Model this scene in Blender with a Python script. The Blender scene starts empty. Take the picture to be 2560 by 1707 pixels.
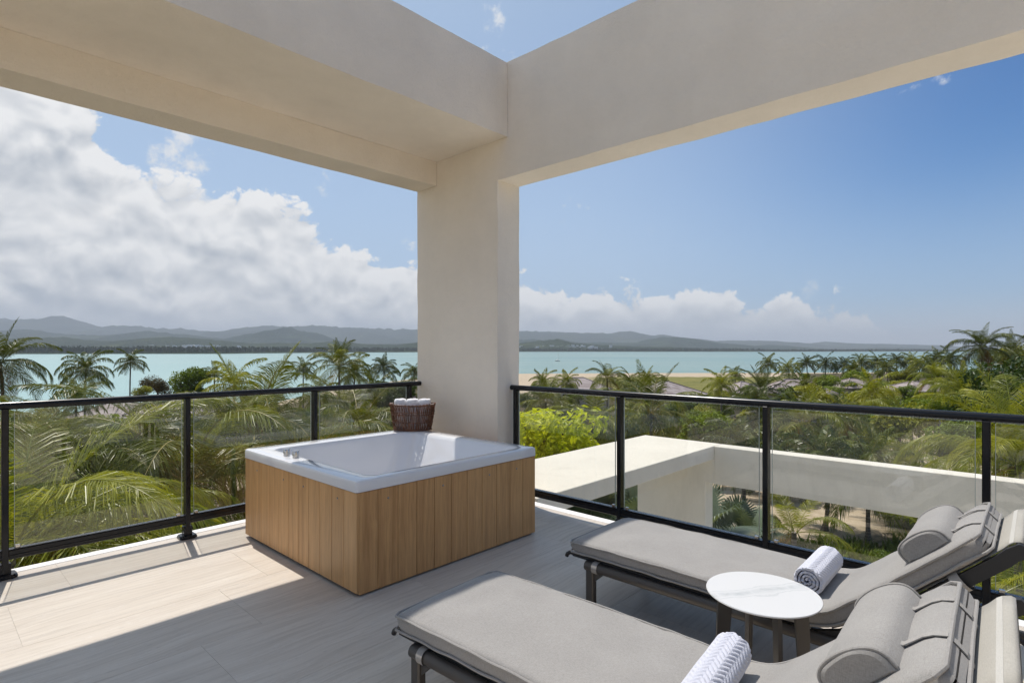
import bpy, math, random
from mathutils import Vector, Matrix, noise as mnoise
R = math.radians
rnd = random.Random(7)
scn = bpy.context.scene
col = scn.collection

# ------------------------------------------------------------------ camera
CAM_H = 1.40
HEAD = math.atan2(1320.0, 1412.0)              # view axis, from +X towards +Y
FOC = 1412.0                                   # focal length in pixels of a 2560 px wide frame
fw = Vector((math.cos(HEAD), math.sin(HEAD), 0)); rt = Vector((math.sin(HEAD), -math.cos(HEAD), 0))
cam_d = bpy.data.cameras.new('camera'); cam = bpy.data.objects.new('camera', cam_d); col.objects.link(cam)
cam.location = (0, 0, CAM_H); cam.rotation_euler = (R(90), 0, HEAD - R(90))
cam_d.sensor_width = 36; cam_d.lens = FOC/2560*36; cam_d.shift_y = 19.5/2560
cam_d.clip_start = 0.05; cam_d.clip_end = 80000
scn.camera = cam

# ------------------------------------------------------------------ sun, sky, exposure
SUN_TO = Vector((0.090, 0.455, 1.0)).normalized()
sun_d = bpy.data.lights.new('sun', 'SUN'); sun_d.energy = 4.3; sun_d.angle = R(0.55); sun_d.color = (1.0, 0.945, 0.88)
sun = bpy.data.objects.new('sun', sun_d); col.objects.link(sun)
sun.rotation_euler = (-SUN_TO).to_track_quat('-Z', 'Y').to_euler(); sun.location = (0, 0, 30)
scn.view_settings.view_transform = 'Standard'; scn.view_settings.look = 'None'
scn.view_settings.exposure = 0.0; scn.view_settings.gamma = 1.0; scn.view_settings.use_curve_mapping = False
scn.render.engine = 'CYCLES'
scn.cycles.use_denoising = True
scn.cycles.max_bounces = 8; scn.cycles.diffuse_bounces = 4; scn.cycles.glossy_bounces = 3; scn.cycles.transmission_bounces = 4
scn.cycles.use_adaptive_sampling = True; scn.cycles.adaptive_threshold = 0.02
scn.cycles.transparent_max_bounces = 24; scn.cycles.volume_bounces = 0
scn.cycles.caustics_reflective = False; scn.cycles.caustics_refractive = False
scn.cycles.sample_clamp_indirect = 6.0


class NT:
    """tiny node-tree helper: numbers or sockets go in, sockets come out"""
    def __init__(s, tree): s.t = tree; s.n = tree.nodes; s.l = tree.links
    def new(s, kind, **kw):
        n = s.n.new(kind)
        for k, v in kw.items(): setattr(n, k, v)
        return n
    def put(s, sock, v):
        if isinstance(v, bpy.types.NodeSocket): s.l.new(v, sock)
        elif v is not None:
            if sock.type == 'RGBA' and len(v) == 3: v = (*v, 1)
            sock.default_value = v
    def m(s, op, a, b=None, c=None, clamp=False):
        n = s.new('ShaderNodeMath', operation=op, use_clamp=clamp)
        s.put(n.inputs[0], a); s.put(n.inputs[1], b)
        if c is not None: s.put(n.inputs[2], c)
        return n.outputs[0]
    def vm(s, op, a, b=None):
        n = s.new('ShaderNodeVectorMath', operation=op)
        s.put(n.inputs[0], a)
        if b is not None:
            if op == 'SCALE': s.put(n.inputs['Scale'], b)
            else: s.put(n.inputs[1], b)
        return n.outputs[0]
    def mix(s, f, a, b, blend='MIX'):
        n = s.new('ShaderNodeMix', data_type='RGBA', blend_type=blend)
        s.put(n.inputs[0], f); s.put(n.inputs[6], a); s.put(n.inputs[7], b)
        return n.outputs[2]
    def noise(s, vec, scale=5, detail=4, rough=.55, dist=0.0, out='Fac', dim='3D'):
        n = s.new('ShaderNodeTexNoise', noise_dimensions=dim); s.put(n.inputs['Vector'], vec); s.put(n.inputs['Scale'], scale)
        s.put(n.inputs['Detail'], detail); s.put(n.inputs['Roughness'], rough); s.put(n.inputs['Distortion'], dist)
        return n.outputs[out]
    def vor(s, vec, scale=5, detail=0, rough=.5, feature='F1', out='Distance', smooth=None, dim='3D'):
        n = s.new('ShaderNodeTexVoronoi', feature=feature, voronoi_dimensions=dim); s.put(n.inputs['Vector'], vec); s.put(n.inputs['Scale'], scale)
        s.put(n.inputs['Detail'], detail); s.put(n.inputs['Roughness'], rough)
        if smooth is not None: s.put(n.inputs['Smoothness'], smooth)
        return n.outputs[out]
    def rng(s, v, a, b, c=0.0, d=1.0, kind='LINEAR'):
        n = s.new('ShaderNodeMapRange', interpolation_type=kind)
        for i, x in enumerate((v, a, b, c, d)): s.put(n.inputs[i], x)
        return n.outputs[0]
    def comb(s, x, y, z):
        n = s.new('ShaderNodeCombineXYZ')
        for i, v in enumerate((x, y, z)): s.put(n.inputs[i], v)
        return n.outputs[0]
    def sep(s, v):
        n = s.new('ShaderNodeSeparateXYZ'); s.put(n.inputs[0], v); return n.outputs
    def curve(s, v, pts):
        n = s.new('ShaderNodeFloatCurve'); c = n.mapping.curves[0]
        for i, (x, y) in enumerate(pts):
            if i < 2: c.points[i].location = (x, y)
            else: c.points.new(x, y)
        n.mapping.update(); s.put(n.inputs['Value'], v); return n.outputs[0]


world = bpy.data.worlds.new('World'); scn.world = world; world.use_nodes = True
def build_world():
    T = NT(world.node_tree); T.n.clear()
    sky = T.new('ShaderNodeTexSky', sky_type='NISHITA'); sky.sun_disc = False
    sky.sun_elevation = math.asin(SUN_TO.z); sky.sun_rotation = math.atan2(SUN_TO.x, SUN_TO.y)
    sky.altitude = 0; sky.air_density = 1.0; sky.dust_density = 0.6; sky.ozone_density = 2.2
    d = T.new('ShaderNodeTexCoord').outputs['Generated']
    x, y, z = T.sep(d)
    az = T.m('ARCTAN2', y, x)                                    # radians from +X
    hl = T.m('SQRT', T.m('ADD', T.m('MULTIPLY', x, x), T.m('MULTIPLY', y, y)))
    el = T.m('MULTIPLY', T.m('ARCTAN2', z, hl), 180/math.pi)     # degrees
    azd = T.m('MULTIPLY', az, 180/math.pi)
    # height in degrees of the top of the cumulus bank, round the horizon; raised out of view to whiten the shade
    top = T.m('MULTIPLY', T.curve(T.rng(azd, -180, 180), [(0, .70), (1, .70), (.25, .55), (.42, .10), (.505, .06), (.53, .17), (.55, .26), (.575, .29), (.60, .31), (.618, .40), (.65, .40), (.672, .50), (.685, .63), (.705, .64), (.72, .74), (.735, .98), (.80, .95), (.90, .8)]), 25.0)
    base = T.comb(T.m('MULTIPLY', azd, .145), T.m('MULTIPLY', el, .17), 0.0)
    def dens(p, fine=True):
        w = T.noise(p, 1.1, 2, .5, out='Color', dim='2D')
        pw = T.vm('ADD', p, T.vm('SCALE', T.vm('SUBTRACT', w, (.5, .5, .5)), .45))
        n1 = T.noise(pw, .62, 7 if fine else 3, .58, dim='2D')
        v1 = T.vor(pw, 1.45, 5 if fine else 2, .62, 'F1', dim='2D')
        puff = T.m('SUBTRACT', .52, v1)
        return T.m('ADD', T.m('MULTIPLY', T.m('SUBTRACT', n1, .5), 1.7), T.m('MULTIPLY', puff, .55))
    up = T.vm('ADD', base, (-.03, .20, 0))
    d0 = dens(base); d1 = dens(up, False); dc = dens(base, False)
    hgt = T.m('SUBTRACT', top, el)                               # >0 inside the bank
    lift = T.m('MINIMUM', T.m('MULTIPLY', hgt, .20), 1.15)
    body = T.m('ADD', d0, lift)
    a = T.rng(body, .0, .16, 0, 1, 'SMOOTHSTEP')
    # loose fragments above the bank, thinning out away from it
    frag = T.m('SUBTRACT', T.noise(T.vm('ADD', base, (3.1, 1.7, 0)), .9, 7, .62, dim='2D'), T.rng(azd, 38, 76, .68, .53))
    a2 = T.m('MULTIPLY', T.rng(frag, .0, .12, 0, .9, 'SMOOTHSTEP'), T.rng(el, 2, 9))
    # light: bright where the cloud thins towards the sun above, grey in the thick undersides
    lit = T.m('ADD', T.m('MULTIPLY', T.m('SUBTRACT', dc, d1), .75), T.m('MULTIPLY', T.m('SUBTRACT', d0, dc), .45))
    thick = T.rng(body, .15, 1.1, 0, 1, 'SMOOTHSTEP')
    sh = T.m('ADD', T.m('MULTIPLY', lit, .95), T.m('SUBTRACT', .97, T.m('MULTIPLY', thick, .20)))
    low = T.rng(T.m('ADD', el, T.m('MULTIPLY', T.m('SUBTRACT', T.noise(base, 1.0, 3, .5, dim='2D'), .5), 5.0)), 1.6, 5.6, .80, 1.0, 'SMOOTHSTEP')
    sh = T.m('MULTIPLY', T.m('MINIMUM', T.m('MAXIMUM', sh, .42), 1.05), low)
    ccol = T.mix(T.rng(sh, .40, .95), (4.9, 5.4, 6.1), (10.5, 10.5, 10.5))
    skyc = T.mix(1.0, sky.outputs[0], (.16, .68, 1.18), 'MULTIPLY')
    gd = T.new('ShaderNodeVectorMath', operation='DOT_PRODUCT'); T.put(gd.inputs[0], d); gd.inputs[1].default_value = tuple(SUN_TO)
    skyc = T.mix(T.rng(gd.outputs['Value'], .30, 1.0, 0, .85, 'SMOOTHSTEP'), skyc, (6.2, 7.6, 9.2))
    skyc = T.mix(T.rng(el, 0, 25, .55, 0.0, 'SMOOTHSTEP'), skyc, (4.0, 6.1, 8.8))
    sh_ = Vector((SUN_TO.x, SUN_TO.y)).normalized()
    side = T.m('DIVIDE', T.m('ADD', T.m('MULTIPLY', x, sh_.x), T.m('MULTIPLY', y, sh_.y)), hl)
    glow = T.m('MULTIPLY', T.rng(side, .22, .78, 0, .62, 'SMOOTHSTEP'), T.rng(el, 8, 38, 1, 0, 'SMOOTHSTEP'))
    skyc = T.mix(glow, skyc, (6.4, 8.0, 10.0))
    skyc = T.mix(T.rng(el, 2, 16, .30, 0.0, 'SMOOTHSTEP'), skyc, (5.8, 7.2, 8.8))
    c = T.mix(a2, skyc, (9.2, 9.4, 9.7))
    c = T.mix(T.m('MULTIPLY', a, .97), c, ccol)
    c = T.mix(T.rng(el, 0.0, 5.0, .62, 0.0, 'SMOOTHSTEP'), c, (6.4, 7.0, 7.8))
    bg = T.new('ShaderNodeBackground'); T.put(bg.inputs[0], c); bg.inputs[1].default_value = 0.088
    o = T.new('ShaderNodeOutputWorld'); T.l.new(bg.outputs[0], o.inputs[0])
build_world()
world.cycles.sampling_method = 'MANUAL'; world.cycles.sample_map_resolution = 512

# ------------------------------------------------------------------ helpers
def at(px, py, t):
    """the point t metres out along the view axis that the photograph shows at (px, py)"""
    return Vector((0, 0, CAM_H)) + (fw + rt*((px-1280)/FOC) + Vector((0, 0, (873-py)/FOC)))*t

def tag(o, label=None, cat=None, group=None, kind=None):
    if label: o['label'] = label
    if cat: o['category'] = cat
    if group: o['group'] = group
    if kind: o['kind'] = kind
    return o

def empty(name, loc=(0, 0, 0), rz=0.0, label=None, cat=None, group=None):
    o = bpy.data.objects.new(name, None); col.objects.link(o); o.location = loc; o.rotation_euler = (0, 0, rz)
    o.empty_display_size = .1
    return tag(o, label, cat, group)

def link(name, me, parent=None, loc=None, rot=None, scale=None):
    o = bpy.data.objects.new(name, me); col.objects.link(o)
    if parent is not None: o.parent = parent
    if loc is not None: o.location = loc
    if rot is not None: o.rotation_euler = rot
    if scale is not None: o.scale = scale
    return o

class MB:
    """collects faces for one mesh"""
    def __init__(s): s.v = []; s.f = []; s.sm = []; s.mi = []; s.cur = 0
    def add(s, vs, fs, smooth=False):
        b = len(s.v); s.v += [tuple(v) for v in vs]
        for f in fs: s.f.append(tuple(i+b for i in f)); s.sm.append(smooth); s.mi.append(s.cur)
        return s
    def box(s, a, b, bev=0.0):
        (x0, y0, z0), (x1, y1, z1) = a, b
        if bev <= 0:
            vs = [(x, y, z) for z in (z0, z1) for y in (y0, y1) for x in (x0, x1)]
            return s.add(vs, [(0, 2, 3, 1), (4, 5, 7, 6), (0, 1, 5, 4), (2, 6, 7, 3), (0, 4, 6, 2), (1, 3, 7, 5)])
        c = bev; vs = []; idx = {}
        for sx in (0, 1):
            for sy in (0, 1):
                for sz in (0, 1):
                    for ax in range(3):
                        p = [x1 if sx else x0, y1 if sy else y0, z1 if sz else z0]
                        sg = (sx, sy, sz)
                        for k in range(3):
                            if k != ax: p[k] += -c if sg[k] else c
                        idx[(sx, sy, sz, ax)] = len(vs); vs.append(tuple(p))
        fs = []
        for ax in range(3):
            u, w = [k for k in range(3) if k != ax]
            for sg in (0, 1):
                q = []
                for (i, j) in ((0, 0), (1, 0), (1, 1), (0, 1)):
                    k = [0, 0, 0]; k[ax] = sg; k[u] = i; k[w] = j
                    q.append(idx[(*k, ax)])
                fl = (sg == 1) ^ (ax == 1)
                fs.append(tuple(q) if fl else tuple(q[::-1]))
        for ax in range(3):
            u, w = [k for k in range(3) if k != ax]
            for i in (0, 1):
                for j in (0, 1):
                    k0 = [0, 0, 0]; k0[u] = i; k0[w] = j; k1 = list(k0); k1[ax] = 1
                    q = [idx[(*k0, u)], idx[(*k1, u)], idx[(*k1, w)], idx[(*k0, w)]]
                    fl = (i ^ j) ^ (ax == 1)
                    fs.append(tuple(q) if fl else tuple(q[::-1]))
        for sx in (0, 1):
            for sy in (0, 1):
                for sz in (0, 1):
                    q = [idx[(sx, sy, sz, 0)], idx[(sx, sy, sz, 1)], idx[(sx, sy, sz, 2)]]
                    fs.append(tuple(q) if (sx + sy + sz) % 2 == 1 else tuple(q[::-1]))
        return s.add(vs, fs)
    def ring(s, rings, close=False, cap=True, smooth=True):
        n = len(rings[0]); m = len(rings); vs = [p for r in rings for p in r]; fs = []
        for i in range(m if close else m-1):
            a = i*n; b = ((i+1) % m)*n
            for j in range(n):
                k = (j+1) % n; fs.append((a+j, a+k, b+k, b+j))
        s.add(vs, fs, smooth)
        if cap and not close:
            s.add(rings[0], [tuple(range(n))[::-1]]); s.add(rings[-1], [tuple(range(n))])
        return s
    def tube(s, pts, r, n=10, cap=True, smooth=True, flat=1.0):
        pts = [Vector(p) for p in pts]; rings = []; up = None
        for i, p in enumerate(pts):
            t = (pts[min(i+1, len(pts)-1)] - pts[max(i-1, 0)]).normalized()
            if up is None:
                up = Vector((0, 0, 1)) if abs(t.z) < .9 else Vector((1, 0, 0))
            a = t.cross(up).normalized(); b = a.cross(t).normalized(); up = b
            rr = r[i] if isinstance(r, (list, tuple)) else r
            rings.append([tuple(p + a*(rr*math.cos(2*math.pi*k/n)) + b*(rr*flat*math.sin(2*math.pi*k/n))) for k in range(n)])
        return s.ring(rings, cap=cap, smooth=smooth)
    def lathe(s, prof, c=(0, 0, 0), n=32, smooth=True, cap=True):
        rings = [[(c[0]+r*math.cos(2*math.pi*k/n), c[1]+r*math.sin(2*math.pi*k/n), c[2]+z) for k in range(n)] for r, z in prof]
        return s.ring(rings, cap=cap, smooth=smooth)
    def grid(s, rows, smooth=True, closed=False):
        n = len(rows[0]); m = len(rows); vs = [p for r in rows for p in r]
        fs = [(i*n+j, i*n+(j+1) % n, (i+1)*n+(j+1) % n, (i+1)*n+j) for i in range(m-1) for j in range(n if closed else n-1)]
        return s.add(vs, fs, smooth)
    def mesh(s, name, mats, sharp=38):
        me = bpy.data.meshes.new(name); me.from_pydata(s.v, [], s.f)
        me.polygons.foreach_set('use_smooth', s.sm)
        for m in (mats if isinstance(mats, (list, tuple)) else [mats]): me.materials.append(m)
        if any(s.mi): me.polygons.foreach_set('material_index', s.mi)
        if any(s.sm) and sharp: me.set_sharp_from_angle(angle=R(sharp))
        me.update(); return me
    def build(s, name, mats, parent=None, world_coords=True):
        o = link(name, s.mesh(name, mats), parent)
        if parent is not None and world_coords:
            if parent.parent is None: o.matrix_parent_inverse = Matrix.Translation(-parent.location)
        return o

def copy_tree(o, parent=None):
    c = o.copy(); col.objects.link(c); c.parent = parent
    for ch in list(o.children): copy_tree(ch, c)
    return c

# ------------------------------------------------------------------ materials
def new_mat(name):
    m = bpy.data.materials.new(name); m.use_nodes = True; T = NT(m.node_tree)
    b = T.n['Principled BSDF']; return m, T, b

def coords(T, kind='Object'): return T.new('ShaderNodeTexCoord').outputs[kind]
def wpos(T): return T.new('ShaderNodeNewGeometry').outputs['Position']

def bump(T, b, h, strength=.3, dist=.01):
    n = T.new('ShaderNodeBump'); n.inputs['Strength'].default_value = strength; n.inputs['Distance'].default_value = dist
    T.put(n.inputs['Height'], h); T.l.new(n.outputs[0], b.inputs['Normal'])

def simple(name, c, rough=.5, metal=0.0, spec=.5, var=.0, vscale=6.0, bs=0.0, bscale=80.0, coat=0.0):
    m, T, b = new_mat(name); b.inputs['Roughness'].default_value = rough; b.inputs['Metallic'].default_value = metal
    b.inputs['Specular IOR Level'].default_value = spec; b.inputs['Coat Weight'].default_value = coat
    p = wpos(T)
    if var: T.put(b.inputs['Base Color'], T.mix(T.rng(T.noise(p, vscale, 5), .3, .7), tuple(x*(1-var) for x in c), tuple(min(1, x*(1+var)) for x in c)))
    else: b.inputs['Base Color'].default_value = (*c, 1)
    if bs: bump(T, b, T.noise(p, bscale, 4), bs, .004)
    return m

def stucco_mat(name, c, dirt=.0):
    m, T, b = new_mat(name); p = wpos(T)
    n = T.noise(p, 1.3, 5, .6); f = T.noise(p, 55, 4, .6); g = T.noise(p, 170, 3, .6)
    st = T.noise(T.vm('MULTIPLY', p, (3.0, 3.0, .5)), 1.0, 5, .6)
    cc = T.mix(T.rng(n, .3, .7), tuple(x*.93 for x in c), tuple(min(1, x*1.04) for x in c))
    cc = T.mix(T.rng(st, .52, .8, 0, .17), cc, (c[0]*.74, c[1]*.72, c[2]*.70))
    cc = T.mix(T.rng(T.vor(p, 9.0), .0, .035, .22, 0), cc, tuple(x*.6 for x in c))
    if dirt: cc = T.mix(T.rng(T.noise(T.vm('MULTIPLY', p, (1.0, 1.0, .3)), 2.6, 7, .68), .50, .72, 0, dirt), cc, (.40, .36, .29))
    T.put(b.inputs['Base Color'], cc); b.inputs['Roughness'].default_value = .9; b.inputs['Specular IOR Level'].default_value = .2
    bump(T, b, T.m('ADD', T.m('ADD', T.m('MULTIPLY', f, 1.2), T.m('MULTIPLY', g, .6)), T.m('MULTIPLY', T.noise(p, 13, 3, .5), 1.6)), .62, .007)
    return m

def travertine_mat():
    m, T, b = new_mat('travertine'); p = wpos(T)
    ri = T.new('ShaderNodeObjectInfo').outputs['Random']
    q = T.vm('ADD', p, T.comb(T.m('MULTIPLY', ri, 37), T.m('MULTIPLY', ri, 11), T.m('MULTIPLY', ri, 5)))
    w = T.noise(q, 1.4, 3, .5, out='Color')
    q2 = T.vm('ADD', q, T.vm('SCALE', w, .13))
    a = T.noise(T.vm('MULTIPLY', q2, (.55, 9, 1)), 1.0, 7, .62)
    c = T.noise(T.vm('MULTIPLY', q2, (2.2, 46, 1)), 1.0, 4, .6)
    pit = T.noise(T.vm('MULTIPLY', q2, (16, 70, 1)), 1.0, 3, .5)
    cc = T.mix(T.rng(a, .3, .7), (.56, .49, .405), (.66, .595, .505))
    cc = T.mix(T.rng(c, .46, .72, 0, .55), cc, (.42, .36, .295))
    cc = T.mix(T.rng(pit, .64, .74, 0, .30), cc, (.30, .26, .22))
    vein = T.noise(T.vm('MULTIPLY', q2, (.9, 5.5, 1)), 1.3, 8, .72)
    cc = T.mix(T.rng(T.m('ABSOLUTE', T.m('SUBTRACT', vein, .5)), 0, .006, .32, 0), cc, (.80, .79, .77))
    cc = T.mix(T.rng(ri, 0, 1, 0, .07), cc, (.48, .43, .38))
    T.put(b.inputs['Base Color'], cc); T.put(b.inputs['Roughness'], T.rng(c, .3, .7, .42, .56)); b.inputs['Specular IOR Level'].default_value = .4
    bump(T, b, T.m('ADD', T.m('MULTIPLY', c, .7), T.m('MULTIPLY', pit, -.6)), .12, .003)
    return m

def wood_mat():
    m, T, b = new_mat('oak_veneer'); p = wpos(T)
    ri = T.new('ShaderNodeObjectInfo').outputs['Random']
    q = T.vm('ADD', p, T.comb(T.m('MULTIPLY', ri, 31), T.m('MULTIPLY', ri, 17), T.m('MULTIPLY', ri, 7)))
    w = T.noise(T.vm('MULTIPLY', q, (3, 3, 1.1)), 1, 3, .5)
    g = T.noise(T.vm('ADD', T.vm('MULTIPLY', q, (26, 26, .9)), T.vm('SCALE', T.comb(w, w, w), 2.2)), 1.0, 5, .62)
    f = T.noise(T.vm('MULTIPLY', q, (260, 260, 7)), 1, 3, .5)
    cc = T.mix(T.rng(g, .28, .72), (.44, .232, .090), (.72, .425, .185))
    cc = T.mix(T.rng(f, .52, .72, 0, .55), cc, (.30, .155, .060))
    cc = T.mix(T.rng(ri, 0, 1, 0, .30), cc, (.72, .43, .19))
    T.put(b.inputs['Base Color'], cc); b.inputs['Roughness'].default_value = .42; b.inputs['Specular IOR Level'].default_value = .4
    bump(T, b, T.m('ADD', f, g), .10, .002)
    return m

def fabric_mat(name, c1, c2, along=(1, 1, 1)):
    m, T, b = new_mat(name); p = coords(T)
    a = T.noise(T.vm('MULTIPLY', p, (420, 90, 420)), 1, 3, .6); c = T.noise(T.vm('MULTIPLY', p, (90, 520, 90)), 1, 3, .6)
    big = T.noise(p, 5, 4, .5)
    f = T.m('ADD', T.m('MULTIPLY', T.m('ADD', a, c), .5), T.m('MULTIPLY', T.m('SUBTRACT', big, .5), .30))
    T.put(b.inputs['Base Color'], T.mix(T.rng(f, .28, .72), c1, c2)); b.inputs['Roughness'].default_value = .95
    b.inputs['Specular IOR Level'].default_value = .15; b.inputs['Sheen Weight'].default_value = .15
    bump(T, b, T.m('ADD', T.m('ADD', a, c), T.m('MULTIPLY', T.noise(p, 14, 4, .5), 2.0)), .22, .003)
    return m

def leaf_mat(name, dark, light, tip=None, trans=.34, rough=.42, scale=1.1, spec=.2):
    m, T, b = new_mat(name); p = wpos(T)
    ri = T.new('ShaderNodeObjectInfo').outputs['Random']
    n = T.noise(p, scale, 3, .6); n2 = T.noise(p, 7.0*scale, 2, .5)
    f = T.m('ADD', T.m('MULTIPLY', n, .55), T.m('ADD', T.m('MULTIPLY', n2, .3), T.m('MULTIPLY', ri, .30)))
    cc = T.mix(T.rng(f, .34, .86), dark, light)
    if tip: cc = T.mix(T.rng(n2, .60, .80, 0, .7), cc, tip)
    T.put(b.inputs['Base Color'], cc); b.inputs['Roughness'].default_value = rough; b.inputs['Specular IOR Level'].default_value = spec
    tr = T.new('ShaderNodeBsdfTranslucent'); T.put(tr.inputs[0], T.mix(1.0, cc, (1.5, 1.45, .55), 'MULTIPLY'))
    mx = T.new('ShaderNodeMixShader'); mx.inputs[0].default_value = trans
    T.l.new(b.outputs[0], mx.inputs[1]); T.l.new(tr.outputs[0], mx.inputs[2])
    T.l.new(mx.outputs[0], T.n['Material Output'].inputs[0]); return m

def glass_mat():
    m, T, b = new_mat('railing_glass'); T.n.remove(b)
    fr = T.new('ShaderNodeFresnel'); T.put(fr.inputs[0], T.rng(T.new('ShaderNodeNewGeometry').outputs['Backfacing'], 0, 1, 1.5, 1/1.5))
    tr = T.new('ShaderNodeBsdfTransparent'); tr.inputs[0].default_value = (.982, .986, .975, 1)
    gl = T.new('ShaderNodeBsdfGlossy'); gl.inputs['Roughness'].default_value = 0.0; gl.inputs[0].default_value = (1, 1, 1, 1)
    film = T.new('ShaderNodeBsdfDiffuse'); film.inputs[0].default_value = (.75, .73, .66, 1)
    mf = T.new('ShaderNodeMixShader'); p = wpos(T)
    T.put(mf.inputs[0], T.rng(T.noise(p, 3.0, 4), .3, .8, .001, .005)); T.l.new(tr.outputs[0], mf.inputs[1]); T.l.new(film.outputs[0], mf.inputs[2])
    mx = T.new('ShaderNodeMixShader')
    T.l.new(fr.outputs[0], mx.inputs[0]); T.l.new(mf.outputs[0], mx.inputs[1]); T.l.new(gl.outputs[0], mx.inputs[2])
    T.l.new(mx.outputs[0], T.n['Material Output'].inputs[0]); return m

def marble_mat():
    m, T, b = new_mat('marble'); p = coords(T)
    q = T.vm('ADD', p, T.vm('SCALE', T.noise(p, 7, 4, .5, out='Color'), .10))
    x, y, z = T.sep(q)
    band = T.m('ABSOLUTE', T.m('ADD', T.m('ADD', T.m('MULTIPLY', x, .55), T.m('MULTIPLY', y, .84)), -.085))
    v = T.noise(T.vm('MULTIPLY', q, (30, 14, 10)), 1, 6, .65)
    f = T.m('MULTIPLY', T.rng(band, 0, .035, 1, 0, 'SMOOTHSTEP'), T.rng(v, .35, .7, .1, .75))
    ln = T.rng(T.m('ABSOLUTE', T.m('SUBTRACT', band, .034)), 0, .005, .45, 0)
    cc = T.mix(T.m('ADD', f, ln, clamp=True), (.66, .655, .64), (.40, .42, .41))
    T.put(b.inputs['Base Color'], cc); b.inputs['Roughness'].default_value = .35; return m

def bark_mat(name, c1, c2, rings=True):
    m, T, b = new_mat(name); p = wpos(T)
    n = T.noise(T.vm('MULTIPLY', p, (9, 9, 3)), 1, 5, .6)
    x, y, z = T.sep(p)
    rg = T.m('SINE', T.m('ADD', T.m('MULTIPLY', z, 42), T.m('MULTIPLY', n, 6)))
    f = T.m('ADD', n, T.m('MULTIPLY', rg, .12 if rings else 0))
    T.put(b.inputs['Base Color'], T.mix(T.rng(f, .3, .75), c1, c2)); b.inputs['Roughness'].default_value = .9
    bump(T, b, f, .5, .03); return m

def ground_mat():
    m, T, b = new_mat('sandy_ground'); p = wpos(T)
    at_ = T.new('ShaderNodeAttribute'); at_.attribute_name = 'cover'
    g, w, _ = T.sep(at_.outputs['Vector'])
    n1 = T.noise(p, .12, 6, .6); n2 = T.noise(p, 1.3, 6, .6); n3 = T.noise(p, 9, 4, .6)
    sand = T.mix(T.rng(n2, .3, .7), (.40, .315, .215), (.55, .455, .335))
    sand = T.mix(T.rng(n3, .55, .8, 0, .4), sand, (.22, .17, .11))
    grass = T.mix(T.rng(n1, .35, .65), (.115, .125, .03), (.20, .185, .055))
    grass = T.mix(T.rng(n2, .4, .75, 0, .6), grass, (.30, .25, .11))
    litter = T.mix(T.rng(n2, .3, .7), (.045, .040, .020), (.12, .10, .055))
    k = T.rng(T.m('ADD', g, T.m('MULTIPLY', T.m('SUBTRACT', n2, .5), .7)), .35, .6, 0, 1)
    cc = T.mix(k, sand, grass)
    kw = T.rng(T.m('ADD', w, T.m('MULTIPLY', T.m('SUBTRACT', n2, .5), .8)), .35, .65, 0, 1)
    cc = T.mix(kw, cc, litter)
    T.put(b.inputs['Base Color'], cc); b.inputs['Roughness'].default_value = .95; b.inputs['Specular IOR Level'].default_value = .1
    bump(T, b, T.m('ADD', n2, n3), .5, .08); return m

def sea_mat():
    m, T, b = new_mat('sea_water'); p = wpos(T)
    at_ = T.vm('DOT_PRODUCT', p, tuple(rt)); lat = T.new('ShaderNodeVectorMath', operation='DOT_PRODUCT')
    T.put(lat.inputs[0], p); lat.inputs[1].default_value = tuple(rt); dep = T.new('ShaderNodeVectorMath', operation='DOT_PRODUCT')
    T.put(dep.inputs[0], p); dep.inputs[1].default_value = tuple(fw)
    n = T.noise(T.vm('MULTIPLY', p, (.0016, .0016, .0016)), 1, 6, .55)
    st = T.noise(T.comb(T.m('MULTIPLY', lat.outputs['Value'], .0012), T.m('MULTIPLY', dep.outputs['Value'], .007), 0), 1, 5, .6)
    cc = T.mix(T.rng(st, .35, .68), (.145, .265, .225), (.31, .37, .30))
    cc = T.mix(T.rng(n, .45, .7, 0, .6), cc, (.125, .245, .225))
    cc = T.mix(T.rng(T.m('DIVIDE', lat.outputs['Value'], dep.outputs['Value']), -.75, .05, .80, 0), cc, (.34, .53, .51))  # paler to the left: shallows, plus cloud reflection put into the colour
    T.put(b.inputs['Base Color'], cc); b.inputs['Roughness'].default_value = .28; b.inputs['IOR'].default_value = 1.33
    b.inputs['Specular IOR Level'].default_value = .5
    w1 = T.noise(T.vm('MULTIPLY', p, (.35, .35, .35)), 1, 5, .65)
    bump(T, b, w1, .6, .6); return m

def hill_mat(name, c1, c2, c3):
    m, T, b = new_mat(name); p = wpos(T)
    n = T.noise(p, .004, 7, .65); n2 = T.noise(p, .03, 4, .6)
    cc = T.mix(T.rng(T.m('ADD', n, T.m('MULTIPLY', n2, .35)), .5, .85), c1, c2)
    cc = T.mix(T.rng(T.noise(p, .0022, 5, .6), .56, .68, 0, .7), cc, c3)
    T.put(b.inputs['Base Color'], cc); b.inputs['Roughness'].default_value = 1.0; b.inputs['Specular IOR Level'].default_value = .0
    bump(T, b, n2, 1.0, 45.0); return m

def shingle_mat():
    m, T, b = new_mat('roof_shingle'); p = wpos(T); x, y, z = T.sep(p)
    row = T.m('FLOOR', T.m('MULTIPLY', z, 5.2)); h = T.m('ADD', x, y)
    cell = T.comb(T.m('FLOOR', T.m('ADD', T.m('MULTIPLY', h, 2.2), T.m('MULTIPLY', row, .37))), row, 0)
    wn = T.new('ShaderNodeTexWhiteNoise'); T.put(wn.inputs['Vector'], cell)
    fr = T.m('FRACT', T.m('MULTIPLY', z, 5.2))
    cc = T.mix(wn.outputs['Value'], (.26, .205, .185), (.44, .38, .355))
    cc = T.mix(T.rng(fr, 0, .16, .6, 0), cc, (.10, .08, .07))
    T.put(b.inputs['Base Color'], cc); b.inputs['Roughness'].default_value = .85
    bump(T, b, fr, .6, .05); return m

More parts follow.
